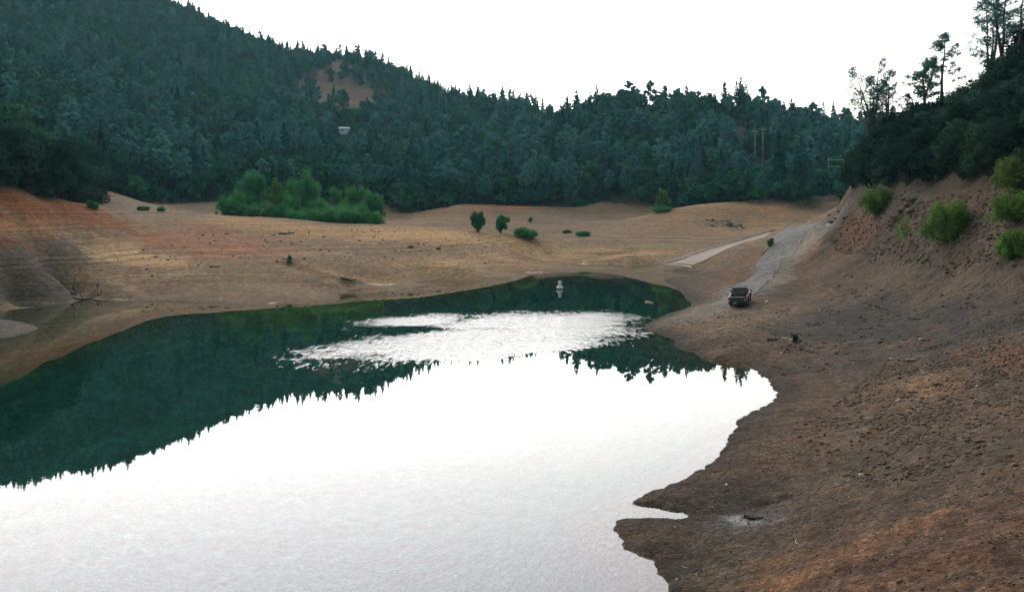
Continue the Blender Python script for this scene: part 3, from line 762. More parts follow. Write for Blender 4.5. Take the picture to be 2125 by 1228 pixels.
def oak(rng, h, dens=1.0, size=.6, wide=.42, low=.22):
    """round crown of lumpy boughs"""
    Wd, cens, rads = [], [], []
    zf = h * low
    Wd.append(tube(wiggle(rng, (0, 0, 0), (rng.normal() * .04 * h, rng.normal() * .04 * h, zf), 4, .03), np.linspace(.03 * h + .05, .022 * h + .04, 4), 6))
    nb = rng.randint(9, 15)
    for k in range(nb):
        q = 2.4 * k + rng.normal() * .3
        f = (k + .5) / nb
        rr = wide * h * math.sqrt(max(.05, 1 - (f * 1.0) ** 2)) * (.55 + .5 * rng.rand())
        c = np.array([math.cos(q) * rr, math.sin(q) * rr, zf + (h - zf) * (.14 + .70 * f) + rng.normal() * .03 * h])
        s = h * (.13 + .09 * rng.rand())
        cens.append(c); rads.append((s * 1.15, s * 1.15, s * .85))
        Wd.append(tube(wiggle(rng, (0, 0, zf * .9), c, 4, .05), (.02 * h, .014 * h, .009 * h, .004 * h), 4))
    cens.append(np.array([0, 0, zf + (h - zf) * .55])); rads.append((wide * h * .55, wide * h * .55, (h - zf) * .35))
    n = int(420 * dens)
    return leaves(rng, cens, rads, n, size, up=.45, shell=.65), merge(Wd)
def willow(rng, h, w, n, size, sparse=False, stems=7, tall=False):
    """many stemmed shrub or small tree, leaves on upright sprays"""
    Wd, cens, rads = [], [], []
    for k in range(stems):
        q = 6.283 * k / stems + rng.rand()
        sp = w * (.15 + .8 * rng.rand()) * .5
        top = np.array([math.cos(q) * sp, math.sin(q) * sp, h * (.72 + .24 * rng.rand()) * (1 - .35 * (sp / (w * .5)) ** 2)])
        st = wiggle(rng, (math.cos(q) * .06 * w, math.sin(q) * .06 * w, -.1), top, 6, .03 * h)
        Wd.append(tube(st, np.linspace(.012 * h + .02, .006, 6), 5))
        for j in range(9):
            f = (.42 if tall else .25) + (.75 - (.17 if tall else 0)) * (j + rng.rand()) / 9
            i = min(4, int(f * 5)); tt = f * 5 - i
            p = st[i] * (1 - tt) + st[i + 1] * tt
            s = w * (.07 + .15 * rng.rand() ** 1.5)
            off = rng.normal(size=3) * np.array([w * .15, w * .15, h * .06])
            c = p + off
            c[2] = max(c[2], s * .5)
            cens.append(c); rads.append((s, s, s * (1.15 if not tall else 1.4)))
            Wd.append(tube(np.array([p, (p + c) / 2 + .02, c]), (.012, .008, .004), 3))
    return leaves(rng, cens, rads, n, size, up=.3, shell=.35, asp=.42), merge(Wd)

# ---- prototypes
rng = np.random.RandomState(21)
def proto(kind, builder, mat, bark, split=True, **kw):
    (V, F, T), (WV, WF) = builder(rng, **kw)
    if split:
        return dict(kind=kind, crown=leaf_mesh('crown', V, F, T, mat), trunk=mesh_np('trunk', WV, WF, (bark,), smooth=True))
    me = mesh_np(kind, np.concatenate([V, WV]), [F, WF + len(V)], (mat, bark), mat_idx=np.concatenate([np.zeros(len(F)), np.ones(len(WF))]))
    leaf_attrs(me, np.concatenate([T, np.tile([[0, 0, 0, 1.]], (len(WV), 1))]))
    return dict(kind=kind, mesh=me)
def pset(kind, builder, mat, bark, hs, split=False, **kw):
    out = []
    for h in hs:
        p = proto(kind, builder, mat, bark, split, h=h, **kw); p['h'] = h; out.append(p)
    return out
# far: one mesh each, instanced by the forest; near: crown and trunk apart
FAR_CON = pset('fir_tree', conifer, CONIFER, BARK, (11, 14, 17, 20), dens=1.1, size=.72)
FAR_GRY = pset('grey_pine_tree', grey_pine, GREY_PINE, BARK, (12, 14, 16), dens=1.2, size=.72)
FAR_OAK = pset('oak_tree', oak, OAK, BARK, (7, 8.5, 10, 11.5), dens=1.2, size=.8, wide=.5)
MID_CON = pset('fir_tree', conifer, CONIFER, BARK, (9, 11, 13, 15, 17), dens=2.6, size=.38)
MID_GRY = pset('grey_pine_tree', grey_pine, GREY_PINE, BARK, (10, 12, 14, 15.5), dens=3.4, size=.38)
MID_OAK = pset('oak_tree', oak, OAK, BARK, (5.5, 7, 8, 9.5), dens=4.5, size=.36, wide=.48)
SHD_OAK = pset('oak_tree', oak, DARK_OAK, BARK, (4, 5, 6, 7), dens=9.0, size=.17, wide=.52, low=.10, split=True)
MID_RST = pset('fir_tree', conifer, RUST, BARK, (12,), dens=2.2, size=.38)

# ---- scatter
rs = np.random.RandomState(5)
def visible_ridge():
    """tallest sight angle of the ground in front of every grid cell, to leave out trees nobody can see"""
    el = (Zn - CAM_H) / GY
    m = np.maximum.accumulate(el, axis=1)
    return m
EL = visible_ridge()
cand = []
y = 60.0
def spacing(Y): return 4.6 + .0046 * Y
# jittered lattice in rings whose pitch grows with distance
while y < 860:
    s = 2.4 if y < 150 else spacing(y)
    xs = np.arange(-1.0 * y, .9 * y, s)
    X = xs + (rs.rand(len(xs)) - .5) * s * .9
    Yy = y + (rs.rand(len(xs)) - .5) * s * .9
    cand.append(np.stack([X, Yy], 1))
    y += s * .9
cand = np.concatenate(cand)
u_, y_ = cand[:, 0] / cand[:, 1], cand[:, 1]
ok = (np.abs(u_) < .72) & (y_ > treeline(u_) + 1.0 + 5 * np.where(y_ > 130, .6, .15) * fbm(cand[:, 0] / 9, cand[:, 1] / 9, 2))
gz = ground(cand[:, 0], y_)
el_front = bil(EL, UG, VG, u_, np.log(np.maximum(y_ - 12, 10)))
ok &= (gz + 20 - CAM_H) / y_ > el_front              # its top clears the land in front
ok &= gz > 9.0
def in_poly(px, py, P):
    P = np.array(P); Q = np.roll(P, -1, 0); ins = np.zeros(px.shape, bool)
    for (x0, y0), (x1, y1) in zip(P, Q):
        ins ^= ((y0 > py) != (y1 > py)) & (px < (x1 - x0) * (py - y0) / (y1 - y0 + 1e-12) + x0)
    return ins
bald = bil(clearing.astype(float), UG, VG, u_, np.log(y_)) > .5
for P in CLEAR_PX:                                   # open ground runs on below the bald knob, so that it shows from the lake
    for dz in (0, 4.5, 9):
        bald |= in_poly(u_ * FPX + CX, HY - (gz + dz - CAM_H) / y_ * FPX, P) & (y_ > 350)
ok &= ~(bald & (rs.rand(len(ok)) > .20))
SITE = cand[ok]; SZ = gz[ok]; SU = u_[ok]; SY = y_[ok]
print('tree sites', len(SITE))
# keep-outs: sight gaps for the hillside building, the poles
def clear_spot(x, y, r):
    global SITE, SZ, SU, SY
    k = np.hypot(SITE[:, 0] - x, SITE[:, 1] - y) > r
    SITE, SZ, SU, SY = SITE[k], SZ[k], SU[k], SY[k]
def clear_wedge(px0, px1, y0, y1):
    global SITE, SZ, SU, SY
    u0, u1 = (px0 - CX) / FPX, (px1 - CX) / FPX
    k = ~((SU > u0) & (SU < u1) & (SY > y0) & (SY < y1))
    SITE, SZ, SU, SY = SITE[k], SZ[k], SU[k], SY[k]
near_right = (SU > .365) & (SY < 235)
# what grows where: grey pines and oaks low down, firs toward the crests
nz = fbm(SITE[:, 0] / 45, SITE[:, 1] / 45, 3)
rnd = rs.rand(len(SITE))
p_oak = np.clip(.52 + .8 * nz, .2, .85)
p_gry = np.clip(.27 - .4 * nz, .06, .5) * np.where(SY > 600, .4, 1)
kind = np.where(rnd < p_oak, 2, np.where(rnd < p_oak + p_gry, 1, 0))
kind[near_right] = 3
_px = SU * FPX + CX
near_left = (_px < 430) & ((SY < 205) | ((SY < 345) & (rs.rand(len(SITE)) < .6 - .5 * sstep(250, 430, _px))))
kind[near_left] = 4  # dark oak leaves here paint in the shade at the left edge
hsc = .78 + .5 * rs.rand(len(SITE))
edge = SY - treeline(SU)
hsc *= np.where((edge < 10) & ~near_right, .62 + .04 * np.clip(edge, 0, 10), 1)      # scrub at the forest edge
kind[(edge < 6) & (kind == 0) & ~near_right & (rs.rand(len(SITE)) < .75)] = 2
hsc *= np.where(near_right, .68, np.where(kind == 4, 1.25, 1))
hsc *= np.where(SY > 560, .74, np.where(SY > 395, .86, 1))
# sight gaps toward the hillside building and the poles: nothing tall grows right in front of them
HX, HY_, HZ = hit(714, 279)
def low_view(px0, px1, lim, ymax):
    px = SU * FPX + CX; th = np.where(kind == 0, 20, 16.0)
    k = (px > px0) & (px < px1) & (SY < ymax)
    room = (HY - lim) / FPX * SY + CAM_H - SZ
    hsc[k] = np.minimum(hsc[k], room[k] / th[k])
low_view(694, 734, 273, HY_ + 4); low_view(1540, 1578, 312, 338); low_view(1572, 1612, 324, 338); low_view(1508, 1570, 277, 402); low_view(1708, 1756, 352, 300)
keep = hsc > .16
SITE, SZ, SU, SY, kind, hsc, edge, near_right = (a_[keep] for a_ in (SITE, SZ, SU, SY, kind, hsc, edge, near_right))
big = hsc / SY
inview = np.abs(SU) < .565
indiv = np.zeros(len(SITE), bool)
LIMIT = {0: 290, 1: 290, 2: 235, 3: 62, 4: 70}
zf_front = np.zeros(len(SITE))
for k in (0, 1, 2, 3, 4):
    # shown largest: near, and standing clear of what is in front
    q = np.where((kind == k) & inview)[0]
    if k == 3: q = q[(edge[q] < 26)]
    q = q[np.argsort(-big[q])][:LIMIT[k]]
    indiv[q] = True
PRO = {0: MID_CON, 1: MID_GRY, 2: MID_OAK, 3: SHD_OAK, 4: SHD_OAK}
KN = {0: 'fir_tree', 1: 'grey_pine_tree', 2: 'oak_tree', 3: 'oak_tree', 4: 'oak_tree'}
def zone_label(k, u, Yy, e):
    px = u * FPX + CX
    where = ('the hillside left of the willow thicket' if px < 450 else 'the hillside behind the willow thicket' if px < 800 else
             'the slope behind the two dry mounds' if px < 1300 else 'the slope below the power poles')
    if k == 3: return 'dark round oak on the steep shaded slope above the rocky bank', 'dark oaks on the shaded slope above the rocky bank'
    if k == 4: return 'shaded dark oak in the gloomy woods above the red bank', 'dark oaks in the gloomy woods above the red bank'
    row = 'at the foot of' if e < 12 else 'on the lower part of' if e < 60 else 'higher up on'
    look = {0: 'dark pointed fir', 1: 'pale grey-green pine', 2: 'round dark green oak'}[k]
    return f'{look} {row} {where}', f'{look}s {row} {where}'
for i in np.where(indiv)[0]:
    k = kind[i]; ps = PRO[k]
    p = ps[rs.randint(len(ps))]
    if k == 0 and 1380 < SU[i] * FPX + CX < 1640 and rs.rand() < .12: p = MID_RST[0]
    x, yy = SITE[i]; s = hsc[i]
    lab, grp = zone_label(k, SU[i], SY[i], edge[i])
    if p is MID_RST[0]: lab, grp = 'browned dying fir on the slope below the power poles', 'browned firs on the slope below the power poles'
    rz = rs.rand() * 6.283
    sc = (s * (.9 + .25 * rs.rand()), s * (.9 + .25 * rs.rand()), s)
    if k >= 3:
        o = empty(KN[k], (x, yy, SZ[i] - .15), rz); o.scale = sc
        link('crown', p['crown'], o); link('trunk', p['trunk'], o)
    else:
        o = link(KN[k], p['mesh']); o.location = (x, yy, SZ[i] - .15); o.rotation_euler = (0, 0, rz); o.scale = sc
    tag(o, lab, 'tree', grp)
libs4 = None
# the mass of the forest behind them: one object that instances its trees
rest = np.where(~indiv)[0]
lib = bpy.data.collections.new('forest_tree_kinds')          # not linked to the scene
libs = {}
for key_, ps in ((0, FAR_CON), (1, FAR_GRY), (2, FAR_OAK), (3, None)):
    libs[key_] = []
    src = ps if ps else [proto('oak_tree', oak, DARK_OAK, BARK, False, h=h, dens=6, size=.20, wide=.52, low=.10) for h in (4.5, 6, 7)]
    for p in src:
        o = bpy.data.objects.new('a%02d' % len(lib.objects), p['mesh']); lib.objects.link(o)
        libs[key_].append(len(lib.objects) - 1)
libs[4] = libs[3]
pos = np.stack([SITE[rest, 0], SITE[rest, 1], SZ[rest] - .2], 1)
pid = np.array([libs[kind[i]][rs.randint(len(libs[kind[i]]))] for i in rest], np.int32)
me = bpy.data.meshes.new('forest')
me.vertices.add(len(rest)); me.vertices.foreach_set('co', pos.astype(np.float32).ravel())
for nm, tp, val in (('pick', 'INT', pid), ('turn', 'FLOAT', (rs.rand(len(rest)) * 6.283).astype(np.float32)), ('size', 'FLOAT', hsc[rest].astype(np.float32))):
    a = me.attributes.new(nm, tp, 'POINT'); a.data.foreach_set('value', val)
fo = link('forest', me)
tag(fo, 'dense mixed forest of firs, pines and oaks covering the hills', 'forest', kind='stuff')
ng = bpy.data.node_groups.new('forest_instances', 'GeometryNodeTree')
ng.interface.new_socket('Geometry', in_out='INPUT', socket_type='NodeSocketGeometry'); ng.interface.new_socket('Geometry', in_out='OUTPUT', socket_type='NodeSocketGeometry')
GN, GL = ng.nodes, ng.links
gi, go = GN.new('NodeGroupInput'), GN.new('NodeGroupOutput')
ci = GN.new('GeometryNodeCollectionInfo'); ci.inputs['Collection'].default_value = lib; ci.inputs['Separate Children'].default_value = True; ci.inputs['Reset Children'].default_value = True
ip = GN.new('GeometryNodeInstanceOnPoints'); ip.inputs['Pick Instance'].default_value = True
def nattr(nm, tp):
    n_ = GN.new('GeometryNodeInputNamedAttribute'); n_.data_type = tp; n_.inputs['Name'].default_value = nm; return n_.outputs['Attribute']
GL.new(gi.outputs[0], ip.inputs['Points']); GL.new(ci.outputs[0], ip.inputs['Instance']); GL.new(nattr('pick', 'INT'), ip.inputs['Instance Index'])
cx_ = GN.new('ShaderNodeCombineXYZ'); GL.new(nattr('turn', 'FLOAT'), cx_.inputs[2]); GL.new(cx_.outputs[0], ip.inputs['Rotation'])
GL.new(nattr('size', 'FLOAT'), ip.inputs['Scale']); GL.new(ip.outputs[0], go.inputs[0])
fo.modifiers.new('instances', 'NODES').node_group = ng
print('individual trees', int(indiv.sum()), 'forest', len(rest))
# ------------------------------------------------------------------ willows and bushes on the dry lake bed and the bank
rw = np.random.RandomState(77)
def bush(name, label, cat, px0, px1, py_top, py_base, mat, n=2600, size=.2, d=None, group=None, stems=7, tall=False, bark=BARK):
    """a bush as wide as px0..px1, standing where the photo's base row meets the ground (or at distance d)"""
    pc = (px0 + px1) / 2
    if d is None: x, y, z = hit(pc, py_base)
    else:
        x, y = (pc - CX) / FPX * d, d; z = g1(x, y)
    h = CAM_H - (py_top - HY) / FPX * y - z
    w = (px1 - px0) / FPX * y
    (V, F, T), (WV, WF) = willow(rw, h, w, int(n * (2.6 if tall else 2.0)), size * .9, stems=stems, tall=tall)
    # bring the crown to the measured width and height
    V = V * np.array([w / max(1e-3, np.ptp(V[:, 0])), w / max(1e-3, np.ptp(V[:, 1])), h / max(1e-3, V[:, 2].max())])
    WV = WV * np.array([.92, .92, .97])
    o = empty(name, (x, y, z - .05))
    link('crown', leaf_mesh('crown', V, F, T, mat), o)
    link('trunk', mesh_np('trunk', WV, WF, (bark,), smooth=True), o)
    return tag(o, label, cat, group)
B = bush
# thicket in the dip behind the apron
B('willow_tree', 'tall rounded dark willow, biggest on the left side of the thicket', 'tree', 482, 566, 350, 0, WILLOW, 5200, .27, d=200, tall=True)
B('willow_tree', 'yellow-green willow in the middle of the thicket, between the two tall domes', 'tree', 544, 598, 366, 0, LIME, 2600, .24, d=197, tall=True)
B('willow_tree', 'tall dome-shaped willow, tallest of the thicket', 'tree', 590, 674, 344, 0, WILLOW, 5600, .27, d=200, tall=True)
B('willow_tree', 'slim small willow rising from the thicket right of the tall dome', 'tree', 672, 718, 382, 0, WILLOW, 2000, .24, d=204, tall=True)
B('willow_tree', 'bright mid-sized willow near the right end of the thicket', 'tree', 708, 774, 382, 0, MIDGREEN, 3400, .25, d=200, tall=True)
B('willow_tree', 'dark willow closing the right end of the thicket', 'tree', 750, 804, 396, 0, WILLOW, 3400, .25, d=196, tall=True)
for i, (a, b, t, d, m, lab) in enumerate([(470, 534, 384, 194, WILLOW, 'bush leaning up against the leftmost tall willow'), (630, 694, 404, 195, WILLOW, 'middle bush filling the gap right of the tall dome-shaped willow'), (560, 622, 392, 196, WILLOW, 'dense bush between the two tall domes of the thicket'), (700, 764, 412, 192, WILLOW, 'rounded bush before the slim small willow'), (446, 512, 398, 190, WILLOW, 'low bush tapering off the left end of the thicket'), (500, 560, 416, 186, WILLOW, 'spreading bush at the foot of the leftmost tall willow'), (545, 612, 408, 187, WILLOW, 'green bush under the yellow-green willow'),
        (575, 640, 398, 193, MIDGREEN, 'leafy light green bush below the tall dome-shaped willow'), (604, 672, 424, 184, WILLOW, 'broad low bush in front of the tall dome-shaped willow'), (650, 718, 418, 186, WILLOW, 'dense bush in the centre right front of the thicket'),
        (692, 752, 426, 184, WILLOW, 'low bush in front of the bright mid-sized willow'), (738, 792, 428, 184, MIDGREEN, 'lightest low bush at the right front of the thicket')]):
    B('willow_bush', lab, 'bush', a - 5, b + 5, t + 4, 0, m, 3400, .24, d=d, group='willow bushes filling the front of the thicket')
# single trees and bushes on the far flats
B('willow_tree', 'dark egg-shaped tree standing alone on the dry bed, left of a smaller one', 'tree', 973, 1008, 435, 481, WILLOW, 3000, .24, tall=True)
B('willow_tree', 'small lopsided tree on the dry bed between the egg-shaped tree and a low bush', 'tree', 1023, 1055, 443, 483, WILLOW, 2400, .22, tall=True)
B('willow_bush', 'wide low dark bush right of the two lone trees on the dry bed', 'bush', 1058, 1115, 468, 493, WILLOW, 2600, .22)
B('willow_bush', 'flat small bush left of another on the valley floor', 'bush', 1166, 1190, 475, 484, WILLOW, 700, .2)
B('willow_bush', 'flat bush on the valley floor, right one of a neighbouring pair', 'bush', 1192, 1228, 477, 490, WILLOW, 1200, .2)
B('poplar_tree', 'tall light green tree beside the dry mound at the forest edge', 'tree', 1358, 1394, 388, 446, LIME, 3400, .24, tall=True, d=236)
B('willow_bush', 'dark bush around the foot of the tall light green tree', 'bush', 1353, 1400, 424, 448, WILLOW, 1600, .22, d=233)
B('willow_bush', 'bluish green bush below the forest on the left, beyond the red bank', 'bush', 178, 206, 413, 433, WILLOW, 1300, .2)
B('willow_bush', 'low bright green bush on the grey flat before the left forest', 'bush', 281, 314, 425, 437, LIME, 1300, .2)
B('willow_bush', 'small round bush right of the low bright green one on the grey flat', 'bush', 324, 344, 427, 438, WILLOW, 800, .2)
B('sapling', 'lone thin sapling growing in the gully on the brown apron', 'sapling', 593, 607, 528, 549, WILLOW, 260, .16, stems=3)
B('grass_tuft', 'small green tuft alone on the brown apron, left one of two', 'tuft', 846, 859, 508, 514, WILLOW, 260, .14, stems=4)
B('grass_tuft', 'small green tuft near the right end of the brown apron', 'tuft', 903, 915, 512, 517, WILLOW, 240, .14, stems=4)
B('weed_clump', 'bright green weeds at the broken left edge of the old road', 'weeds', 1590, 1606, 492, 512, LIME, 900, .16, stems=5)
B('willow_bush', 'little green bush on the saddle between the rust mound and the forest', 'bush', 1095, 1106, 449, 460, WILLOW, 300, .18, stems=4)
# the rocky bank
B('lime_bush', 'rounded lime green bush on the rust-coloured end of the rocky bank', 'bush', 1774, 1868, 380, 444, LIME, 4200, .16, stems=11)
B('lime_bush', 'big lime green bush in the middle of the rocky bank', 'bush', 1892, 2040, 408, 496, LIME, 7200, .16, stems=13)
B('lime_bush', 'yellowish tall bush below the dark oaks at the top of the rocky bank', 'bush', 2056, 2190, 310, 398, YELLOW, 5400, .16, stems=12)
B('lime_bush', 'spreading green bush right under the yellowish tall one', 'bush', 2046, 2190, 384, 456, LIME, 5400, .16, stems=12)
B('lime_bush', 'lowest green bush on the rocky bank, over the gravel slope', 'bush', 2062, 2160, 470, 530, LIME, 4200, .16, stems=10)
B('dead_shrub', 'small dark shrub alone on the gravel, below and right of the truck', 'shrub', 1641, 1658, 687, 709, DARK_OAK, 420, .06, stems=5)

# ------------------------------------------------------------------ the open pines on the skyline of the right slope
def crest(px):
    u = (px - CX) / FPX
    v = np.linspace(math.log(60), math.log(180), 800); y = np.exp(v)
    e = (bil(Zn, UG, VG, np.full_like(v, u), v) - CAM_H) / y
    k = int(np.argmax(e)); return u * y[k], y[k]
for px, top, forks, thin, dens, size, lab in [
        (1802, 150, 3, .5, .22, .30, 'bare open pine leaning left over the end of the dark slope'), (1818, 112, 3, .7, .38, .30, 'tall thin forked pine at the end of the dark slope, tallest there'),
        (1846, 136, 2, .7, .42, .30, 'double-topped thin pine right behind the tall forked one'), (1891, 176, 2, .6, .4, .26, 'small sparse pine on the skyline between two groups of taller pines'),
        (1932, 112, 2, .9, .8, .28, 'shorter bushy pine left of a pointed one on the skyline'), (1955, 62, 1, 1.2, .9, .28, 'pointed pine with leafless right side on the skyline'),
        (2035, -28, 1, 1.3, .9, .30, 'big full pine with drooping limbs on the right skyline'), (2062, -10, 2, .7, .36, .28, 'thin see-through pine just right of the big full pine'),
        (2092, -50, 2, .7, .38, .28, 'tall open pine with dark trunk near the corner of the sky'), (2112, -60, 1, .7, .34, .28, 'rightmost slender pine rising out of the top of the photo')]:
    x, y = crest(px); z = g1(x, y)
    h = CAM_H - (top - HY) / FPX * y - z
    (V, F, T), (WV, WF) = grey_pine(rw, h, dens=dens * 7, size=size * .52, forks=forks, thin=thin)
    k = h / V[:, 2].max(); V *= k; WV *= k
    wd = 1.45 if px == 2035 else 1.2 if px in (1955, 1932) else 1.0
    V[:, :2] *= wd; WV[:, :2] *= wd
    o = empty('skyline_pine', (x, y, z - .2))
    link('crown', leaf_mesh('crown', V, F, T, GREY_PINE), o); link('trunk', mesh_np('trunk', WV, WF, (BARK,), smooth=True), o)
    tag(o, lab, 'tree')

# ------------------------------------------------------------------ old road, boat ramp
def resample(P, n):
    P = np.array(P, float); s = np.concatenate([[0], np.cumsum(np.hypot(*np.diff(P, axis=0).T))]); t = np.linspace(0, s[-1], n)
    return np.stack([np.interp(t, s, P[:, 0]), np.interp(t, s, P[:, 1])], 1)
def slab(name, PA_, PB_, mat, off, n=120, m=10, ragged=0.0, skirt=.25):
    A_ = resample(PA_, n); B_ = resample(PB_, n)
    t = np.linspace(0, 1, m)
    X = A_[:, None, 0] * (1 - t) + B_[:, None, 0] * t; Y = A_[:, None, 1] * (1 - t) + B_[:, None, 1] * t
    if ragged:
        e = fbm(np.arange(n) * .21, np.zeros(n) + 3.3, 4) * ragged; f = fbm(np.arange(n) * .17, np.zeros(n) + 9.1, 4) * ragged * 1.8
        X[:, 0] += e; X[:, -1] += f
    Z = ground(X, Y) + off
    top = np.stack([X, Y, Z], -1)
    idx = np.arange(n * m).reshape(n, m)
    F = [np.stack([idx[:-1, :-1], idx[1:, :-1], idx[1:, 1:], idx[:-1, 1:]], -1).reshape(-1, 4)]
    V = top.reshape(-1, 3)
    rim = np.concatenate([idx[:, 0], idx[-1, 1:], idx[::-1, -1][1:], idx[0, ::-1][1:-1]])
    low = V[rim] - np.array([0, 0, skirt]); k = len(rim); o = len(V)
    V = np.concatenate([V, low]); j = np.arange(k)
    F.append(np.stack([rim, rim[(j + 1) % k], o + (j + 1) % k, o + j], -1))
    return link(name, mesh_np(name, V, np.concatenate(F), (mat,), smooth=False))
ROAD_M = simple('worn_asphalt', (.160, .148, .128), .95, noise=.35, scale=1.1, spec=.1, bump=.3)
RAMP_M = simple('ramp_concrete', (.33, .262, .19), .9, noise=.14, scale=.9, spec=.15)
KERB_M = simple('kerb_concrete', (.34, .29, .23), .9, noise=.2, scale=1.5, spec=.15)
tag(slab('old_road', hit_on(Zn, ROAD_L[:10]), [(a[0] * .15 + b[0] * .85, a[1] * .15 + b[1] * .85) for a, b in zip(resample(hit_on(Zn, ROAD_L[:10]), 60), resample(hit_on(Zn, ROAD_R[:10]), 60))], ROAD_M, .05, ragged=.35, n=220, m=26), kind='structure')
tag(slab('boat_ramp', hit_on(Zn, RAMP_L), hit_on(Zn, RAMP_R), RAMP_M, .08, n=70, m=16), kind='structure')
kl = hit_on(Zn, KERB); kr = hit_on(Zn, RAMP_L)
mid = [((a[0] * .78 + b[0] * .22), (a[1] * .78 + b[1] * .22)) for a, b in zip(kl, kr)]
md2 = [((a[0] * .30 + b[0] * .70), (a[1] * .30 + b[1] * .70)) for a, b in zip(kl, kr)]
tag(slab('ramp_kerb', kl, mid, KERB_M, .22, n=50, m=3), kind='structure')
tag(slab('ramp_walkway', mid, md2, RAMP_M, .05, n=50, m=4), kind='structure')
lo = [(1373, 550), (1400, 552.5), (1436, 557)]; lo2 = [(1376, 549), (1402, 550.5), (1434, 552)]
tag(slab('ramp_toe', hit_on(Zn, lo), hit_on(Zn, lo2), KERB_M, .10, n=20, m=3), kind='structure')

# ------------------------------------------------------------------ mesh helpers for made things
class MB:
    def __init__(s): s.bm = bmesh.new()
    def box(s, x0, x1, y0, y1, z0, z1, bev=0.0, M=None):
        r = bmesh.ops.create_cube(s.bm, size=1.0)
        vs = r['verts']
        for v in vs: v.co = Vector(((x0 + x1) / 2 + v.co.x * (x1 - x0), (y0 + y1) / 2 + v.co.y * (y1 - y0), (z0 + z1) / 2 + v.co.z * (z1 - z0)))
        if bev: 
            es = list({e for v in vs for e in v.link_edges})
            vs = [v for f in bmesh.ops.bevel(s.bm, geom=es, offset=bev, segments=2, affect='EDGES')['faces'] for v in f.verts]
        return s
    def cyl(s, p0, p1, r0, r1=None, k=12, caps=True):
        p0, p1 = Vector(p0), Vector(p1); d = p1 - p0
        M = Matrix.Translation((p0 + p1) / 2) @ d.to_track_quat('Z', 'Y').to_matrix().to_4x4()
        bmesh.ops.create_cone(s.bm, cap_ends=caps, segments=k, radius1=r0, radius2=r0 if r1 is None else r1, depth=d.length, matrix=M)
        return s
    def prism(s, prof, x0, x1):
        """polygon in the (y, z) plane drawn out along x"""
        a = [s.bm.verts.new((x0, y, z)) for y, z in prof]; b = [s.bm.verts.new((x1, y, z)) for y, z in prof]
        s.bm.faces.new(a); s.bm.faces.new(b[::-1])
        for i in range(len(prof)):
            j = (i + 1) % len(prof); s.bm.faces.new((a[j], a[i], b[i], b[j]))
        return s
    def hull(s, bot, top):
        """loft between two quads"""
        a = [s.bm.verts.new(p) for p in bot]; b = [s.bm.verts.new(p) for p in top]
        s.bm.faces.new(a[::-1]); s.bm.faces.new(b)
        for i in range(4):
            j = (i + 1) % 4; s.bm.faces.new((a[i], a[j], b[j], b[i]))
        return s
    def lathe(s, prof, k=24):
        rings = [[s.bm.verts.new((r * math.cos(6.28318 * j / k), r * math.sin(6.28318 * j / k), z)) for j in range(k)] for r, z in prof]
        for a, b in zip(rings[:-1], rings[1:]):
            for j in range(k): s.bm.faces.new((a[j], a[(j + 1) % k], b[(j + 1) % k], b[j]))
        s.bm.faces.new(rings[0][::-1]); s.bm.faces.new(rings[-1])
        return s
    def build(s, name, mat, parent=None, bevel=0.0):
        if bevel: bmesh.ops.bevel(s.bm, geom=list(s.bm.edges), offset=bevel, segments=2, affect='EDGES', clamp_overlap=True)
        bmesh.ops.recalc_face_normals(s.bm, faces=s.bm.faces)
        me = bpy.data.meshes.new(name); s.bm.to_mesh(me); s.bm.free(); me.materials.append(mat)
        return link(name, me, parent)

# ------------------------------------------------------------------ the pickup truck
PAINT = simple('dark_red_paint', (.120, .018, .013), .30, noise=.25, scale=2.5, spec=.5)
BLACK = simple('black_plastic', (.014, .014, .015), .55)
RUBBER = simple('tyre_rubber', (.013, .013, .013), .85, noise=.3, scale=12)
GLASS = simple('dark_window_glass', (.012, .018, .020), .06, spec=.6)
STEEL = simple('dull_steel', (.36, .38, .40), .38, metal=.7)
TAILGATE = simple('blue_grey_tailgate', (.030, .050, .072), .3, spec=.5)
LAMP_R = simple('tail_lamp_red', (.28, .018, .012), .2, spec=.6)
LAMP_W = simple('lamp_clear', (.62, .60, .56), .2, spec=.6)
PLATE = simple('plate_white', (.62, .62, .60), .5)
WOODP = simple('bleached_board', (.72, .66, .60), .85, noise=.2, scale=5)
tx, ty, tz = hit(1537, 629)
truck = empty('pickup_truck', (tx, ty, tz), RAD(-20))
tag(truck, 'dark red pickup truck with a roof rack parked on the gravel beside the lake', 'pickup truck')
nrm_a = [g1(tx + math.sin(RAD(20)) * k, ty + math.cos(RAD(20)) * k) for k in (-1.4, 1.4)]
truck.rotation_euler = (math.atan2(nrm_a[1] - nrm_a[0], 2.8), math.atan2(g1(tx - .75, ty) - g1(tx + .75, ty), 1.5), RAD(-20))
def arch(yc, r=.42, zc=.36, lo=.34, n=9):
    a0 = math.asin((lo - zc) / r)
    return [(yc + r * math.cos(t), zc + r * math.sin(t)) for t in np.linspace(a0, math.pi - a0, n)]
W_ = .86
side = [(2.32, .40), (2.36, .62), (2.30, .86), (1.02, .97), (-2.30, .98), (-2.34, .60), (-2.32, .42)]
low_ = [(-2.32, .42)] + [p for p in arch(-1.42)[::-1]] + [p for p in arch(1.42)[::-1]] + [(2.32, .40)]
prof = [(2.36, .62), (2.30, .86), (1.02, .97), (-.40, .98)]
body = MB()
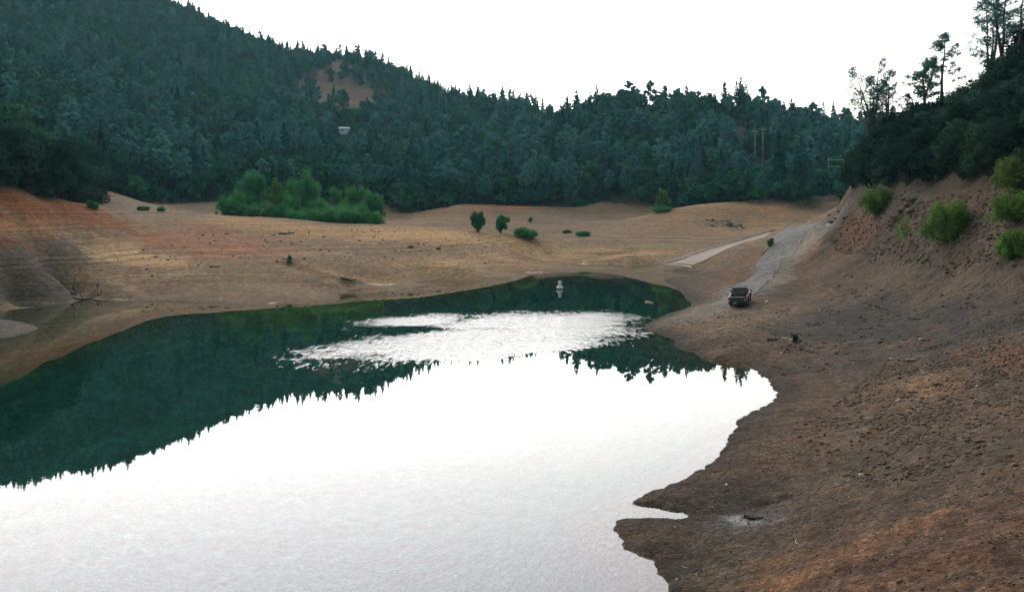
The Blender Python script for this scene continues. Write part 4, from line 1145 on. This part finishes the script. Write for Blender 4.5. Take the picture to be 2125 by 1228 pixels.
# front half solid to the cab's back, bed with side walls behind it
body.prism([(-.40, .98), (-.40, .36)] + [p for p in arch(1.42)[::-1]] + [(2.32, .36), (2.36, .62), (2.30, .86), (1.02, .97)], -W_, W_)
wall = [(-2.33, .98), (-2.34, .42)] + [p for p in arch(-1.42)[::-1]] + [(-.401, .36), (-.401, .98)]
body.prism(wall, -W_, -W_ + .10); body.prism(wall, W_ - .10, W_)
body.box(-W_ + .10, W_ - .10, -2.28, -.402, .48, .56)
bd = body.build('body', PAINT, truck)
bd.modifiers.new('soft edges', 'BEVEL').width = .025
bd.modifiers['soft edges'].segments = 2
for yc in (1.42, -1.42):
    for sx in (-1, 1):
        w_ = MB().cyl((sx * (W_ - .24), yc, .35), (sx * (W_ - .01), yc, .35), .35, k=28).build('wheel', RUBBER, truck, .02)
        r_ = MB().cyl((sx * (W_ - .03), yc, .35), (sx * (W_ + .004), yc, .35), .20, .17, k=20)
        for k in range(5):
            q = 6.283 * k / 5
            r_.cyl((sx * (W_ + .004), yc + .09 * math.cos(q), .35 + .09 * math.sin(q)), (sx * (W_ + .012), yc + .09 * math.cos(q), .35 + .09 * math.sin(q)), .022, k=8)
        r_.build('rim', STEEL, w_)
        fl = MB()
        inn = arch(yc, .43, .36, .40, 11); outr = arch(yc, .50, .36, .40, 11)
        fl.prism(outr + inn[::-1], sx * (W_ - .02) if sx > 0 else -W_ - .045, W_ + .045 if sx > 0 else -W_ + .02).build('fender_flare', PAINT, truck)
cab = MB().hull([(-.80, -.42, .975), (.80, -.42, .975), (.80, 1.05, .975), (-.80, 1.05, .975)], [(-.66, -.28, 1.56), (.66, -.28, 1.56), (.66, .42, 1.56), (-.66, .42, 1.56)]).build('cab', PAINT, truck, .04)
def quad(name, P, mat, parent, th=.012):
    """thin pane standing just proud of the panel it sits in"""
    P = [Vector(p) for p in P]; n_ = (P[1] - P[0]).cross(P[3] - P[0]).normalized() * th
    b = MB(); b.hull([p - n_ * .5 for p in P], [p + n_ for p in P]); return b.build(name, mat, parent)
def lerp_face(b0, b1, t1, t0, s0, s1, r0, r1):
    """sub-rectangle of a face given by bottom left, bottom right, top right, top left"""
    b0, b1, t1, t0 = map(Vector, (b0, b1, t1, t0))
    f = lambda s, r: (b0 * (1 - s) + b1 * s) * (1 - r) + (t0 * (1 - s) + t1 * s) * r
    return [f(s0, r0), f(s1, r0), f(s1, r1), f(s0, r1)]
bl, br, fr_, fl_ = (-.80, -.42, .975), (.80, -.42, .975), (.80, 1.05, .975), (-.80, 1.05, .975)
tbl, tbr, tfr, tfl = (-.66, -.28, 1.56), (.66, -.28, 1.56), (.66, .42, 1.56), (-.66, .42, 1.56)
quad('rear_window', lerp_face(bl, br, tbr, tbl, .10, .90, .16, .86), GLASS, truck)
quad('windscreen', lerp_face(fr_, fl_, tfl, tfr, .07, .93, .08, .90), GLASS, truck)
for A4 in ((br, fr_, tfr, tbr), (fl_, bl, tbl, tfl)):
    s = (.08, .72) if A4[0] == br else (.28, .92)
    quad('side_window', lerp_face(*A4, s[0], s[1], .10, .88), GLASS, truck)
for sx in (-1, 1):
    d_ = MB().box(sx * (W_ + .001) - .012, sx * (W_ + .001) + .012, -.32, .93, .44, .94).build('door', PAINT, truck, .008)
    MB().box(sx * (W_ + .02) - .012, sx * (W_ + .02) + .012, -.24, -.10, .82, .855).build('handle', BLACK, d_, .004)
    m_ = MB().box(sx * .98 - .11, sx * .98 + .11, .78, .90, .99, 1.15).build('side_mirror', BLACK, truck, .03)
    MB().box(sx * .99 - .08, sx * .99 + .08, .770, .779, 1.01, 1.13).build('mirror_glass', STEEL, m_)
    lp = MB().box(sx * .765 - .085, sx * .765 + .085, -2.375, -2.335, .68, .92).build('tail_light', LAMP_R, truck, .01)
    MB().box(sx * .765 - .07, sx * .765 + .07, -2.385, -2.374, .70, .76).build('reversing_light', LAMP_W, lp)
    MB().box(sx * .66 - .16, sx * .66 + .16, 2.33, 2.375, .62, .80).build('headlight', LAMP_W, truck, .01)
tg = MB().box(-.665, .665, -2.37, -2.31, .52, .965)
tg.box(-.56, -.06, -2.384, -2.368, .58, .86).box(.06, .56, -2.384, -2.368, .58, .86)
tg = tg.build('tailgate', TAILGATE, truck)
MB().box(-.64, .64, -2.382, -2.30, .967, .995).build('top_rail', STEEL, tg)
MB().box(-.10, .10, -2.396, -2.385, .84, .89).build('handle', BLACK, tg)
bp_ = MB().box(-.86, .86, -2.50, -2.36, .40, .53).build('rear_bumper', BLACK, truck, .03)
MB().box(-.40, -.10, -2.512, -2.501, .41, .50).build('number_plate', PLATE, bp_)
MB().box(-.84, .84, 2.34, 2.46, .36, .56).build('front_bumper', BLACK, truck, .03)
MB().box(-.80, .80, -2.2, 2.25, .24, .40).build('underbody', BLACK, truck)
rk = MB()
for y in (-.20, .36): rk.box(-.70, .70, y - .025, y + .025, 1.66, 1.70)
for sx in (-1, 1):
    rk.cyl((sx * .62, -.20, 1.55), (sx * .62, -.20, 1.67), .02); rk.cyl((sx * .62, .36, 1.55), (sx * .62, .36, 1.67), .02)
    rk.box(sx * .70 - .02, sx * .70 + .02, -.30, .46, 1.66, 1.72)
rk = rk.build('roof_rack', BLACK, truck)
MB().box(-.92, .58, -.34, -.05, 1.702, 1.745).build('rack_board', BLACK, rk)
MB().box(-.60, .60, -.395, -.285, 1.575, 1.65).build('roof_spoiler', WOODP, truck, .015)
cg = MB().box(-.55, .10, -1.0, -.5, .565, .93, .03).build('storage_box', BLACK, None)
cg.parent = None
cg.matrix_world = Matrix.Translation((tx, ty, tz)) @ truck.rotation_euler.to_matrix().to_4x4()
tag(cg, 'dark storage box lying in the bed of the red pickup', 'box')

# ------------------------------------------------------------------ the buoy
BUOY_W = simple('buoy_white', (.80, .77, .72), .45, noise=.08, scale=6)
BAND = simple('faded_orange_band', (.42, .25, .17), .6)
SLIME = simple('waterline_stain', (.30, .27, .17), .8, noise=.3, scale=9)
bx, by = wpt(1162, 600)
buoy = empty('buoy', (bx, by, 0))
tag(buoy, 'white can buoy with a collar floating in the calm water off the ramp', 'buoy')
MB().lathe([(.17, .30), (.205, .33), (.205, .86), (.20, .88)]).build('column', BUOY_W, buoy)
MB().lathe([(.212, .84), (.218, .86), (.218, 1.00), (.19, 1.03), (.05, 1.035)]).build('cap', BUOY_W, buoy)
MB().lathe([(.2075, .80), (.2085, .805), (.2085, .835), (.2075, .838)]).build('band', BAND, buoy)
MB().lathe([(.30, .10), (.40, .12), (.43, .18), (.43, .31), (.39, .36), (.22, .365)]).build('float_collar', BUOY_W, buoy)
MB().lathe([(.10, -.6), (.30, -.2), (.33, .03), (.34, .10), (.30, .105)]).build('hull', SLIME, buoy)

# ------------------------------------------------------------------ poles and wires
POLE = simple('pale_pole_wood', (.47, .42, .36), .85, noise=.15, scale=2)
GREYM = simple('galvanised_steel', (.42, .46, .47), .6)
INS = simple('insulator', (.30, .24, .2), .3)
def top_z(py, d): return CAM_H - (py - HY) / FPX * d
tips = {}
def pole(px, py, d, lab, mat, arm=(-1.2, 1.2), rad=.15, arms=1):
    x = (px - CX) / FPX * d; z = g1(x, d); h = top_z(py, d) - z
    o = empty('utility_pole', (x, d, z - .4))
    MB().cyl((0, 0, 0), (0, 0, h + .4), rad, rad * .7, k=12).build('pole', mat, o)
    for a in range(arms):
        c = MB().box(arm[0], arm[1], -.12, .12, h - .6 - a * 2.2, h - .36 - a * 2.2).build('crossarm', mat, o)
        for s in (arm[0] * .92, (arm[0] + arm[1]) / 2 + .35, arm[1] * .92):
            MB().lathe([(.05, 0), (.10, .06), (.05, .12), (.10, .18), (.04, .26)], 10).build('insulator', INS, c).location = (s, 0, h - .36 - a * 2.2)
    tips[lab] = (x, d, z + h - .1)
    return tag(o, lab, 'pole')
pole(1567, 268, 334, 'shorter pale wooden power pole standing among the trees', POLE)
pole(1583, 264, 332, 'taller pale wooden power pole showing farthest down among the trees', POLE)
pole(1720, 326, 296, 'thin grey pole with two long crossarms before the forest near the old road', GREYM, (-.3, 5.2), .12, 2)
TD = 398
def tower(px, py, lab):
    x = (px - CX) / FPX * TD; z = g1(x, TD); h = top_z(py, TD) - z
    o = empty('lattice_tower', (x, TD, z - .3))
    for sx in (-1, 1):
        l_ = MB()
        for a in (-1, 1): l_.cyl((sx * 2.2 + a * .55, 0, 0), (sx * 2.2 + a * .22, 0, h), .15, k=6)
        for k in range(9):
            z0, z1 = h * k / 9, h * (k + 1) / 9; w0, w1 = .55 - .33 * k / 9, .55 - .33 * (k + 1) / 9; s = 1 if k % 2 else -1
            l_.cyl((sx * 2.2 - s * w0, 0, z0), (sx * 2.2 + s * w1, 0, z1), .09, k=5)
        l_.build('mast', GREYM, o)
    c = MB().box(-4.2, 4.2, -.18, .18, h - .5, h - .15)
    c.cyl((-3.4, 0, h - .15), (-1.6, 0, h + 1.1), .05, k=5).cyl((3.4, 0, h - .15), (1.6, 0, h + 1.1), .05, k=5).cyl((-1.6, 0, h + 1.1), (1.6, 0, h + 1.1), .05, k=5)
    c.build('crossarm', GREYM, o)
    tips[lab] = (x, TD, z + h - .4)
    return tag(o, lab, 'pylon')
tower(1527, 268, 'twin-legged grey lattice tower with a wide crossarm left of the pale poles')
tower(1560, 266, 'slimmer grey tower close behind the shorter pale pole')
WIRE = simple('wire', (.20, .22, .22), .5, metal=.4)
def wire(p0, p1, sag, lab, grp):
    p0, p1 = np.array(p0), np.array(p1); t = np.linspace(0, 1, 25)[:, None]
    P = p0 * (1 - t) + p1 * t; P[:, 2] -= (sag * 4 * t * (1 - t))[:, 0]
    V, F = tube(P, np.full(25, .022), 5)
    tag(link('power_wire', mesh_np('power_wire', V, F, (WIRE,), smooth=True)), lab, 'wire', grp)
k1, k2, k3 = [k for k in tips if 'twin' in k][0], [k for k in tips if 'taller pale' in k][0], [k for k in tips if 'thin grey pole' in k][0]
for dx in (-3.6, 0, 3.6):
    a = (tips[k1][0] + dx, tips[k1][1], tips[k1][2]); b = (-40 + dx * 1.5, 520, top_z(292, 520))
    wire(a, b, 7, 'power wire strung left from the twin-legged tower across the hillside', 'wires left of the lattice tower')
for dx in (-1.2, .3, 1.2):
    a = (tips[k2][0] + dx, tips[k2][1], tips[k2][2]); b = (150 + dx, 390, top_z(282, 390))
    wire(a, b, 3, 'power wire running right from the taller pale pole', 'wires right of the pale poles')
for dz in (0, -2.2):
    a = (tips[k3][0] + 4.8, tips[k3][1], tips[k3][2] + dz - .2); b = (135, 270, top_z(300, 270) + dz)
    wire(a, b, 1.5, 'power wire off the thin grey pole toward the shaded slope', 'wires of the thin grey pole')

# ------------------------------------------------------------------ the white building on the hillside
WHITE = simple('white_siding', (.78, .78, .77), .6, noise=.05, scale=2)
hx, hy, hz = HX, HY_, HZ
hh = top_z(264, hy) - hz
bld = empty('hillside_building', (hx, hy, hz - .3), RAD(18))
tag(bld, 'small white building half hidden by trees on the left hillside', 'building')
s_ = hy / FPX
wlen = 21 * s_
b_ = MB().box(-wlen / 2, wlen / 2, -2.0, 2.0, 0, hh * .86).build('wall', WHITE, bld)
MB().prism([(-2.4, hh * .86 + .02), (2.4, hh * .86 + .02), (.6, hh + .3), (-.6, hh + .3)], -wlen / 2 - .3, wlen / 2 + .3).build('roof', WHITE, bld)
for k in (-.22,):
    f = MB().box(wlen * k - .55, wlen * k + .55, -2.06, -2.001, hh * .40, hh * .72).build('window', BLACK, bld)
    MB().box(wlen * k - .46, wlen * k + .46, -2.075, -2.061, hh * .43, hh * .69).build('pane', GLASS, f)
MB().box(wlen * .30, wlen * .30 + .95, -2.05, -2.001, .35, hh * .72).build('door', GREYM, bld)

# ------------------------------------------------------------------ driftwood, fire place, litter, stones
DRY = simple('dry_wood', (.40, .35, .29), .9, noise=.3, scale=6)
WETW = simple('dark_wet_wood', (.035, .028, .022), .8, noise=.4, scale=6)
CHAR = simple('charred_wood', (.014, .011, .010), .9, noise=.5, scale=10)
def branch(name, lab, cat, px0, py0, px1, py1, r, mat, twigs=3, lift=.0):
    a, b = np.array(hit(px0, py0)), np.array(hit(px1, py1))
    rr = np.random.RandomState(int(px0 * 7 + py0))
    c = a * .5 + b * .5; L_ = np.linalg.norm(b - a)
    P = wiggle(rr, a, b, 8, .04 * L_)
    for p in P: p[2] = max(g1(p[0], p[1]), -.02) + r * .7
    P[-1][2] += lift
    parts = [tube(P, np.linspace(r, r * .45, 8), 8)]
    for k in range(twigs):
        i = 2 + int(rr.rand() * 5); e = P[i] + rr.normal(size=3) * np.array([.25, .25, .12]) * L_ + np.array([0, 0, .12 * L_])
        parts.append(tube(wiggle(rr, P[i], e, 4, .02 * L_), np.linspace(r * .4, r * .12, 4), 5))
    V, F = merge(parts)
    return tag(link(name, mesh_np(name, V - c, F, (mat,), smooth=True)), lab, cat), c
def place(t):
    o, c = t; o.location = c; return o
place(branch('driftwood_log', 'bleached driftwood log lying at the point of the right shore', 'driftwood', 1340, 652, 1356, 651, .10, DRY, 1))
place(branch('driftwood_log', 'dark waterlogged branch at the foot of the left bank', 'driftwood', 152, 619, 203, 612, .10, WETW, 2, .15))
place(branch('driftwood_log', 'upright dark snag beside the branch on the left shore', 'driftwood', 203, 614, 211, 610, .10, WETW, 3, .5))
place(branch('driftwood_log', 'short dark stump end at the tip of the left bank', 'driftwood', 150, 612, 160, 610, .16, WETW, 2, .3))
place(branch('dead_branch', 'dead branch lying left of the small dark shrub on the gravel', 'branch', 1624, 702, 1650, 708, .045, DRY, 4))
place(branch('dead_branch', 'dark driftwood lump on the gravel well below the truck', 'branch', 1592, 707, 1614, 706, .09, WETW, 3))
place(branch('dead_branch', 'grey tangle of dead brush in the middle of the brown apron', 'brush', 578, 486, 612, 484, .14, simple('grey_dead_wood', (.13, .12, .11), .9), 9, .2))
place(branch('dead_branch', 'dark sticks in the mouth of the gully above the shore', 'brush', 708, 578, 738, 584, .12, WETW, 5, .1))
place(branch('dead_branch', 'flat dark brush alone on the lower left of the apron', 'brush', 435, 554, 458, 554, .10, WETW, 3))
place(branch('dead_branch', 'pale stick on the near gravel right of the ash', 'stick', 1652, 1120, 1657, 1129, .014, DRY, 0))
place(branch('dead_branch', 'pale stick near the lower edge of the near shore', 'stick', 1414, 1176, 1427, 1178, .016, DRY, 0))
place(branch('charred_log', 'charred black log in the grey ash of the camp fire', 'log', 1546, 1074, 1582, 1077, .075, CHAR, 3))
place(branch('charred_log', 'smaller burnt piece across the charred log', 'log', 1560, 1071, 1572, 1081, .05, CHAR, 1))
LIT = simple('litter_white', (.78, .80, .82), .5)
def scrap(px, py, sz, lab, flat=.35):
    x, y, z = hit(px, py); rr = np.random.RandomState(int(px))
    bm = bmesh.new(); bmesh.ops.create_icosphere(bm, subdivisions=1, radius=1)
    for v in bm.verts: v.co = Vector((v.co.x * sz * (1 + .4 * rr.rand()), v.co.y * sz * .7, v.co.z * sz * flat * (.6 + .8 * rr.rand())))
    me = bpy.data.meshes.new('litter_scrap'); bm.to_mesh(me); bm.free(); me.materials.append(LIT)
    o = link('litter_scrap', me); o.location = (x, y, z + sz * flat * .6); o.rotation_euler = (0, 0, rr.rand() * 3)
    tag(o, lab, 'litter')
scrap(1507, 1005, .055, 'white scrap lying on the near point above the camp fire ash')
scrap(1900, 503, .12, 'white scrap on the slope under the big lime bush')
scrap(1622, 733, .10, 'pinkish white scrap on the gravel below the dead branch')
scrap(1590, 625, .22, 'flat white sheet on the ground just right of the truck', .12)
# stones
ico = bmesh.new(); bmesh.ops.create_icosphere(ico, subdivisions=1, radius=1)
IV = np.array([v.co[:] for v in ico.verts]); IF = np.array([[v.index for v in f.verts] for f in ico.faces]); ico.free()
ico = bmesh.new(); bmesh.ops.create_icosphere(ico, subdivisions=2, radius=1)
IV2 = np.array([v.co[:] for v in ico.verts]); IF2 = np.array([[v.index for v in f.verts] for f in ico.faces]); ico.free()
def stone_mat():
    m, N, L, b = new_mat('stone')
    b.inputs['Roughness'].default_value = .9; sock(b, 'Specular IOR Level').default_value = .15
    at = N.new('ShaderNodeAttribute'); at.attribute_name = 'tone'
    r = N.new('ShaderNodeValToRGB'); e = r.color_ramp.elements
    for k in range(3): e.new(.5)
    for k, (p, c) in enumerate([(0, (.066, .050, .036)), (.35, (.092, .068, .047)), (.65, (.118, .086, .058)), (.9, (.165, .125, .088)), (1, (.40, .36, .30))]):
        e[k].position = p; e[k].color = c + (1,)
    L.new(at.outputs['Fac'], r.inputs[0])
    g = N.new('ShaderNodeNewGeometry'); t = N.new('ShaderNodeTexNoise'); t.inputs['Scale'].default_value = 14; L.new(g.outputs['Position'], t.inputs['Vector'])
    mr = N.new('ShaderNodeMapRange'); mr.inputs[3].default_value = .6; mr.inputs[4].default_value = 1.4; L.new(t.outputs[0], mr.inputs[0])
    s = N.new('ShaderNodeVectorMath'); s.operation = 'SCALE'; L.new(r.outputs[0], s.inputs[0]); L.new(mr.outputs[0], s.inputs['Scale'])
    L.new(s.outputs[0], b.inputs['Base Color'])
    return m
STONE = stone_mat()
def rock_verts(rr, sz, base=IV):
    v = base * (1 + .35 * rr.normal(size=(len(base), 1)) * .6)
    v = v * np.array([1, .6 + .4 * rr.rand(), .22 + .35 * rr.rand()]) * sz
    q = rr.rand() * 6.283; c, s = math.cos(q), math.sin(q)
    return v @ np.array([[c, s, 0], [-s, c, 0], [0, 0, 1]])
rr = np.random.RandomState(31)
def stone_field(poly, n, s0, s1, power=3.0, clump=1.0):
    XY = np.array(hits(poly)); lo_, hi_ = XY.min(0), XY.max(0)
    out = []
    while len(out) < n:
        X = lo_ + (hi_ - lo_) * rr.rand(4 * n, 2)
        d = poly_dist(X[:, 0], X[:, 1], XY)
        c = fbm(X[:, 0] / 3.5, X[:, 1] / 3.5, 3)
        k = (d < 0) & (rr.rand(len(X)) < sstep(-.25, .35, c) * clump + (1 - clump)) & (np.abs(X[:, 0] / X[:, 1]) < 2)
        out += list(X[k])
    out = np.array(out[:n])
    return [(x, y, s0 + (s1 - s0) * rr.rand() ** power) for x, y in out]
FIELD = []
FIELD += stone_field([(1640, 900), (1850, 740), (2125, 640), (2330, 620), (2330, 1000), (2125, 980), (1800, 1010)], 9000, .015, .13, 3.2, .85)
FIELD += stone_field([(1300, 1050), (1500, 960), (1640, 880), (2125, 960), (2500, 1000), (2500, 1228), (1420, 1228), (1300, 1120)], 5200, .010, .055, 3.0, .7)
FIELD += stone_field([(1720, 500), (1760, 450), (1850, 410), (2125, 380), (2300, 380), (2300, 560), (2125, 560), (1950, 560), (1800, 540)], 5200, .03, .26, 3.2, .8)
FIELD += stone_field([(1620, 720), (1750, 560), (1900, 600), (2125, 620), (2000, 680), (1700, 780)], 900, .03, .2, 3.5)
FIELD += stone_field([(1350, 690), (1450, 650), (1640, 640), (1640, 820), (1600, 760)], 700, .03, .14, 3.5)
FIELD += stone_field([(200, 600), (1000, 560), (1150, 520), (1000, 490), (400, 480), (200, 540)], 700, .05, .3, 4)
VS, TS = [], []
for x, y, s in FIELD:
    v = rock_verts(rr, s); VS.append(v + np.array([x, y, 0])); TS.append(.8 * rr.rand() ** 1.3 if rr.rand() > .012 else 1.0)
FX = np.array([(x, y) for x, y, s in FIELD]); FZ = ground(FX[:, 0], FX[:, 1])
for k, (x, y, s) in enumerate(FIELD): VS[k][:, 2] += FZ[k] + s * .12
okk = FZ > .02
VS = [v for v, o_ in zip(VS, okk) if o_]; TS = [t for t, o_ in zip(TS, okk) if o_]
nn = len(VS)
me = mesh_np('rubble', np.concatenate(VS), (IF[None] + (np.arange(nn) * len(IV))[:, None, None]).reshape(-1, 3), (STONE,))
a = me.attributes.new('tone', 'FLOAT', 'POINT'); a.data.foreach_set('value', np.repeat(np.array(TS, np.float32), len(IV)))
tag(link('rubble', me), 'loose stones and gravel strewn over the banks', 'rubble', kind='stuff')
def boulder(px, py, sz, tone, lab, grp=None):
    x, y, z = hit(px, py)
    v = rock_verts(rr, sz, IV2 * (1 + .18 * rr.normal(size=(len(IV2), 1))))
    me = mesh_np('boulder', v, IF2, (STONE,)); a = me.attributes.new('tone', 'FLOAT', 'POINT'); a.data.foreach_set('value', np.full(len(v), tone, np.float32))
    o = link('boulder', me); o.location = (x, y, z + sz * .15)
    tag(o, lab, 'boulder', grp)
for k in range(16):
    boulder(1468 + 4.6 * k + rr.normal() * 4, 457 + 1.0 * k + rr.normal() * 5, .30 + .45 * rr.rand(), .45 + .3 * rr.rand(), 'dark grey rock of the outcrop on the flank of the dry mound', 'rocks of the outcrop on the dry mound')
for px, py in [(1722, 447), (1735, 455), (1742, 440), (1728, 462), (1752, 452)]:
    boulder(px, py, .4 + .3 * rr.rand(), .3, 'dark broken rock at the toe of the rocky bank beside the road', 'rocks at the toe of the bank by the road')
for px, py in [(1868, 440), (1882, 428), (1895, 417), (1875, 415), (1890, 440), (1862, 455), (1850, 470)]:
    boulder(px, py, .35 + .3 * rr.rand(), .5, 'grey slab of bedrock between the two lime bushes', 'bedrock slabs between the lime bushes')
boulder(1890, 749, .26, .92, 'pale tan stone at the upper edge of the rubble slope')
boulder(1921, 776, .20, .95, 'pale flat stone on the bare orange patch')
boulder(1866, 832, .17, .95, 'small pale stone below the bare orange patch')
boulder(1879, 1037, .075, .9, 'pale tan pebble alone on the near slope')
boulder(1866, 1207, .06, .85, 'tan pebble low on the nearest slope')
boulder(1807, 1054, .05, .05, 'dark pebble left of the pale one on the near slope')
# ------------------------------------------------------------------ evening haze over the lake and the hills
HAZE_D = 0.00019
hz_m = bpy.data.materials.new('haze_air'); hz_m.use_nodes = True
hn, hl = hz_m.node_tree.nodes, hz_m.node_tree.links
hn.remove(hn['Principled BSDF'])
pv = hn.new('ShaderNodeVolumePrincipled'); pv.inputs['Color'].default_value = (.36, .74, .84, 1); pv.inputs['Density'].default_value = HAZE_D
hl.new(pv.outputs[0], hn['Material Output'].inputs['Volume'])
zt = float(Zn.max()) + 40; zb = float(Zn.min()) - 1
hv = [(x, y, z) for z in (zb, zt) for y in (-150, 1330) for x in (-2950, 2950)]
hf = np.array([[0, 2, 3, 1], [4, 5, 7, 6], [0, 1, 5, 4], [2, 6, 7, 3], [0, 4, 6, 2], [1, 3, 7, 5]])
tag(link('haze', mesh_np('haze', hv, hf, (hz_m,))), kind='stuff')
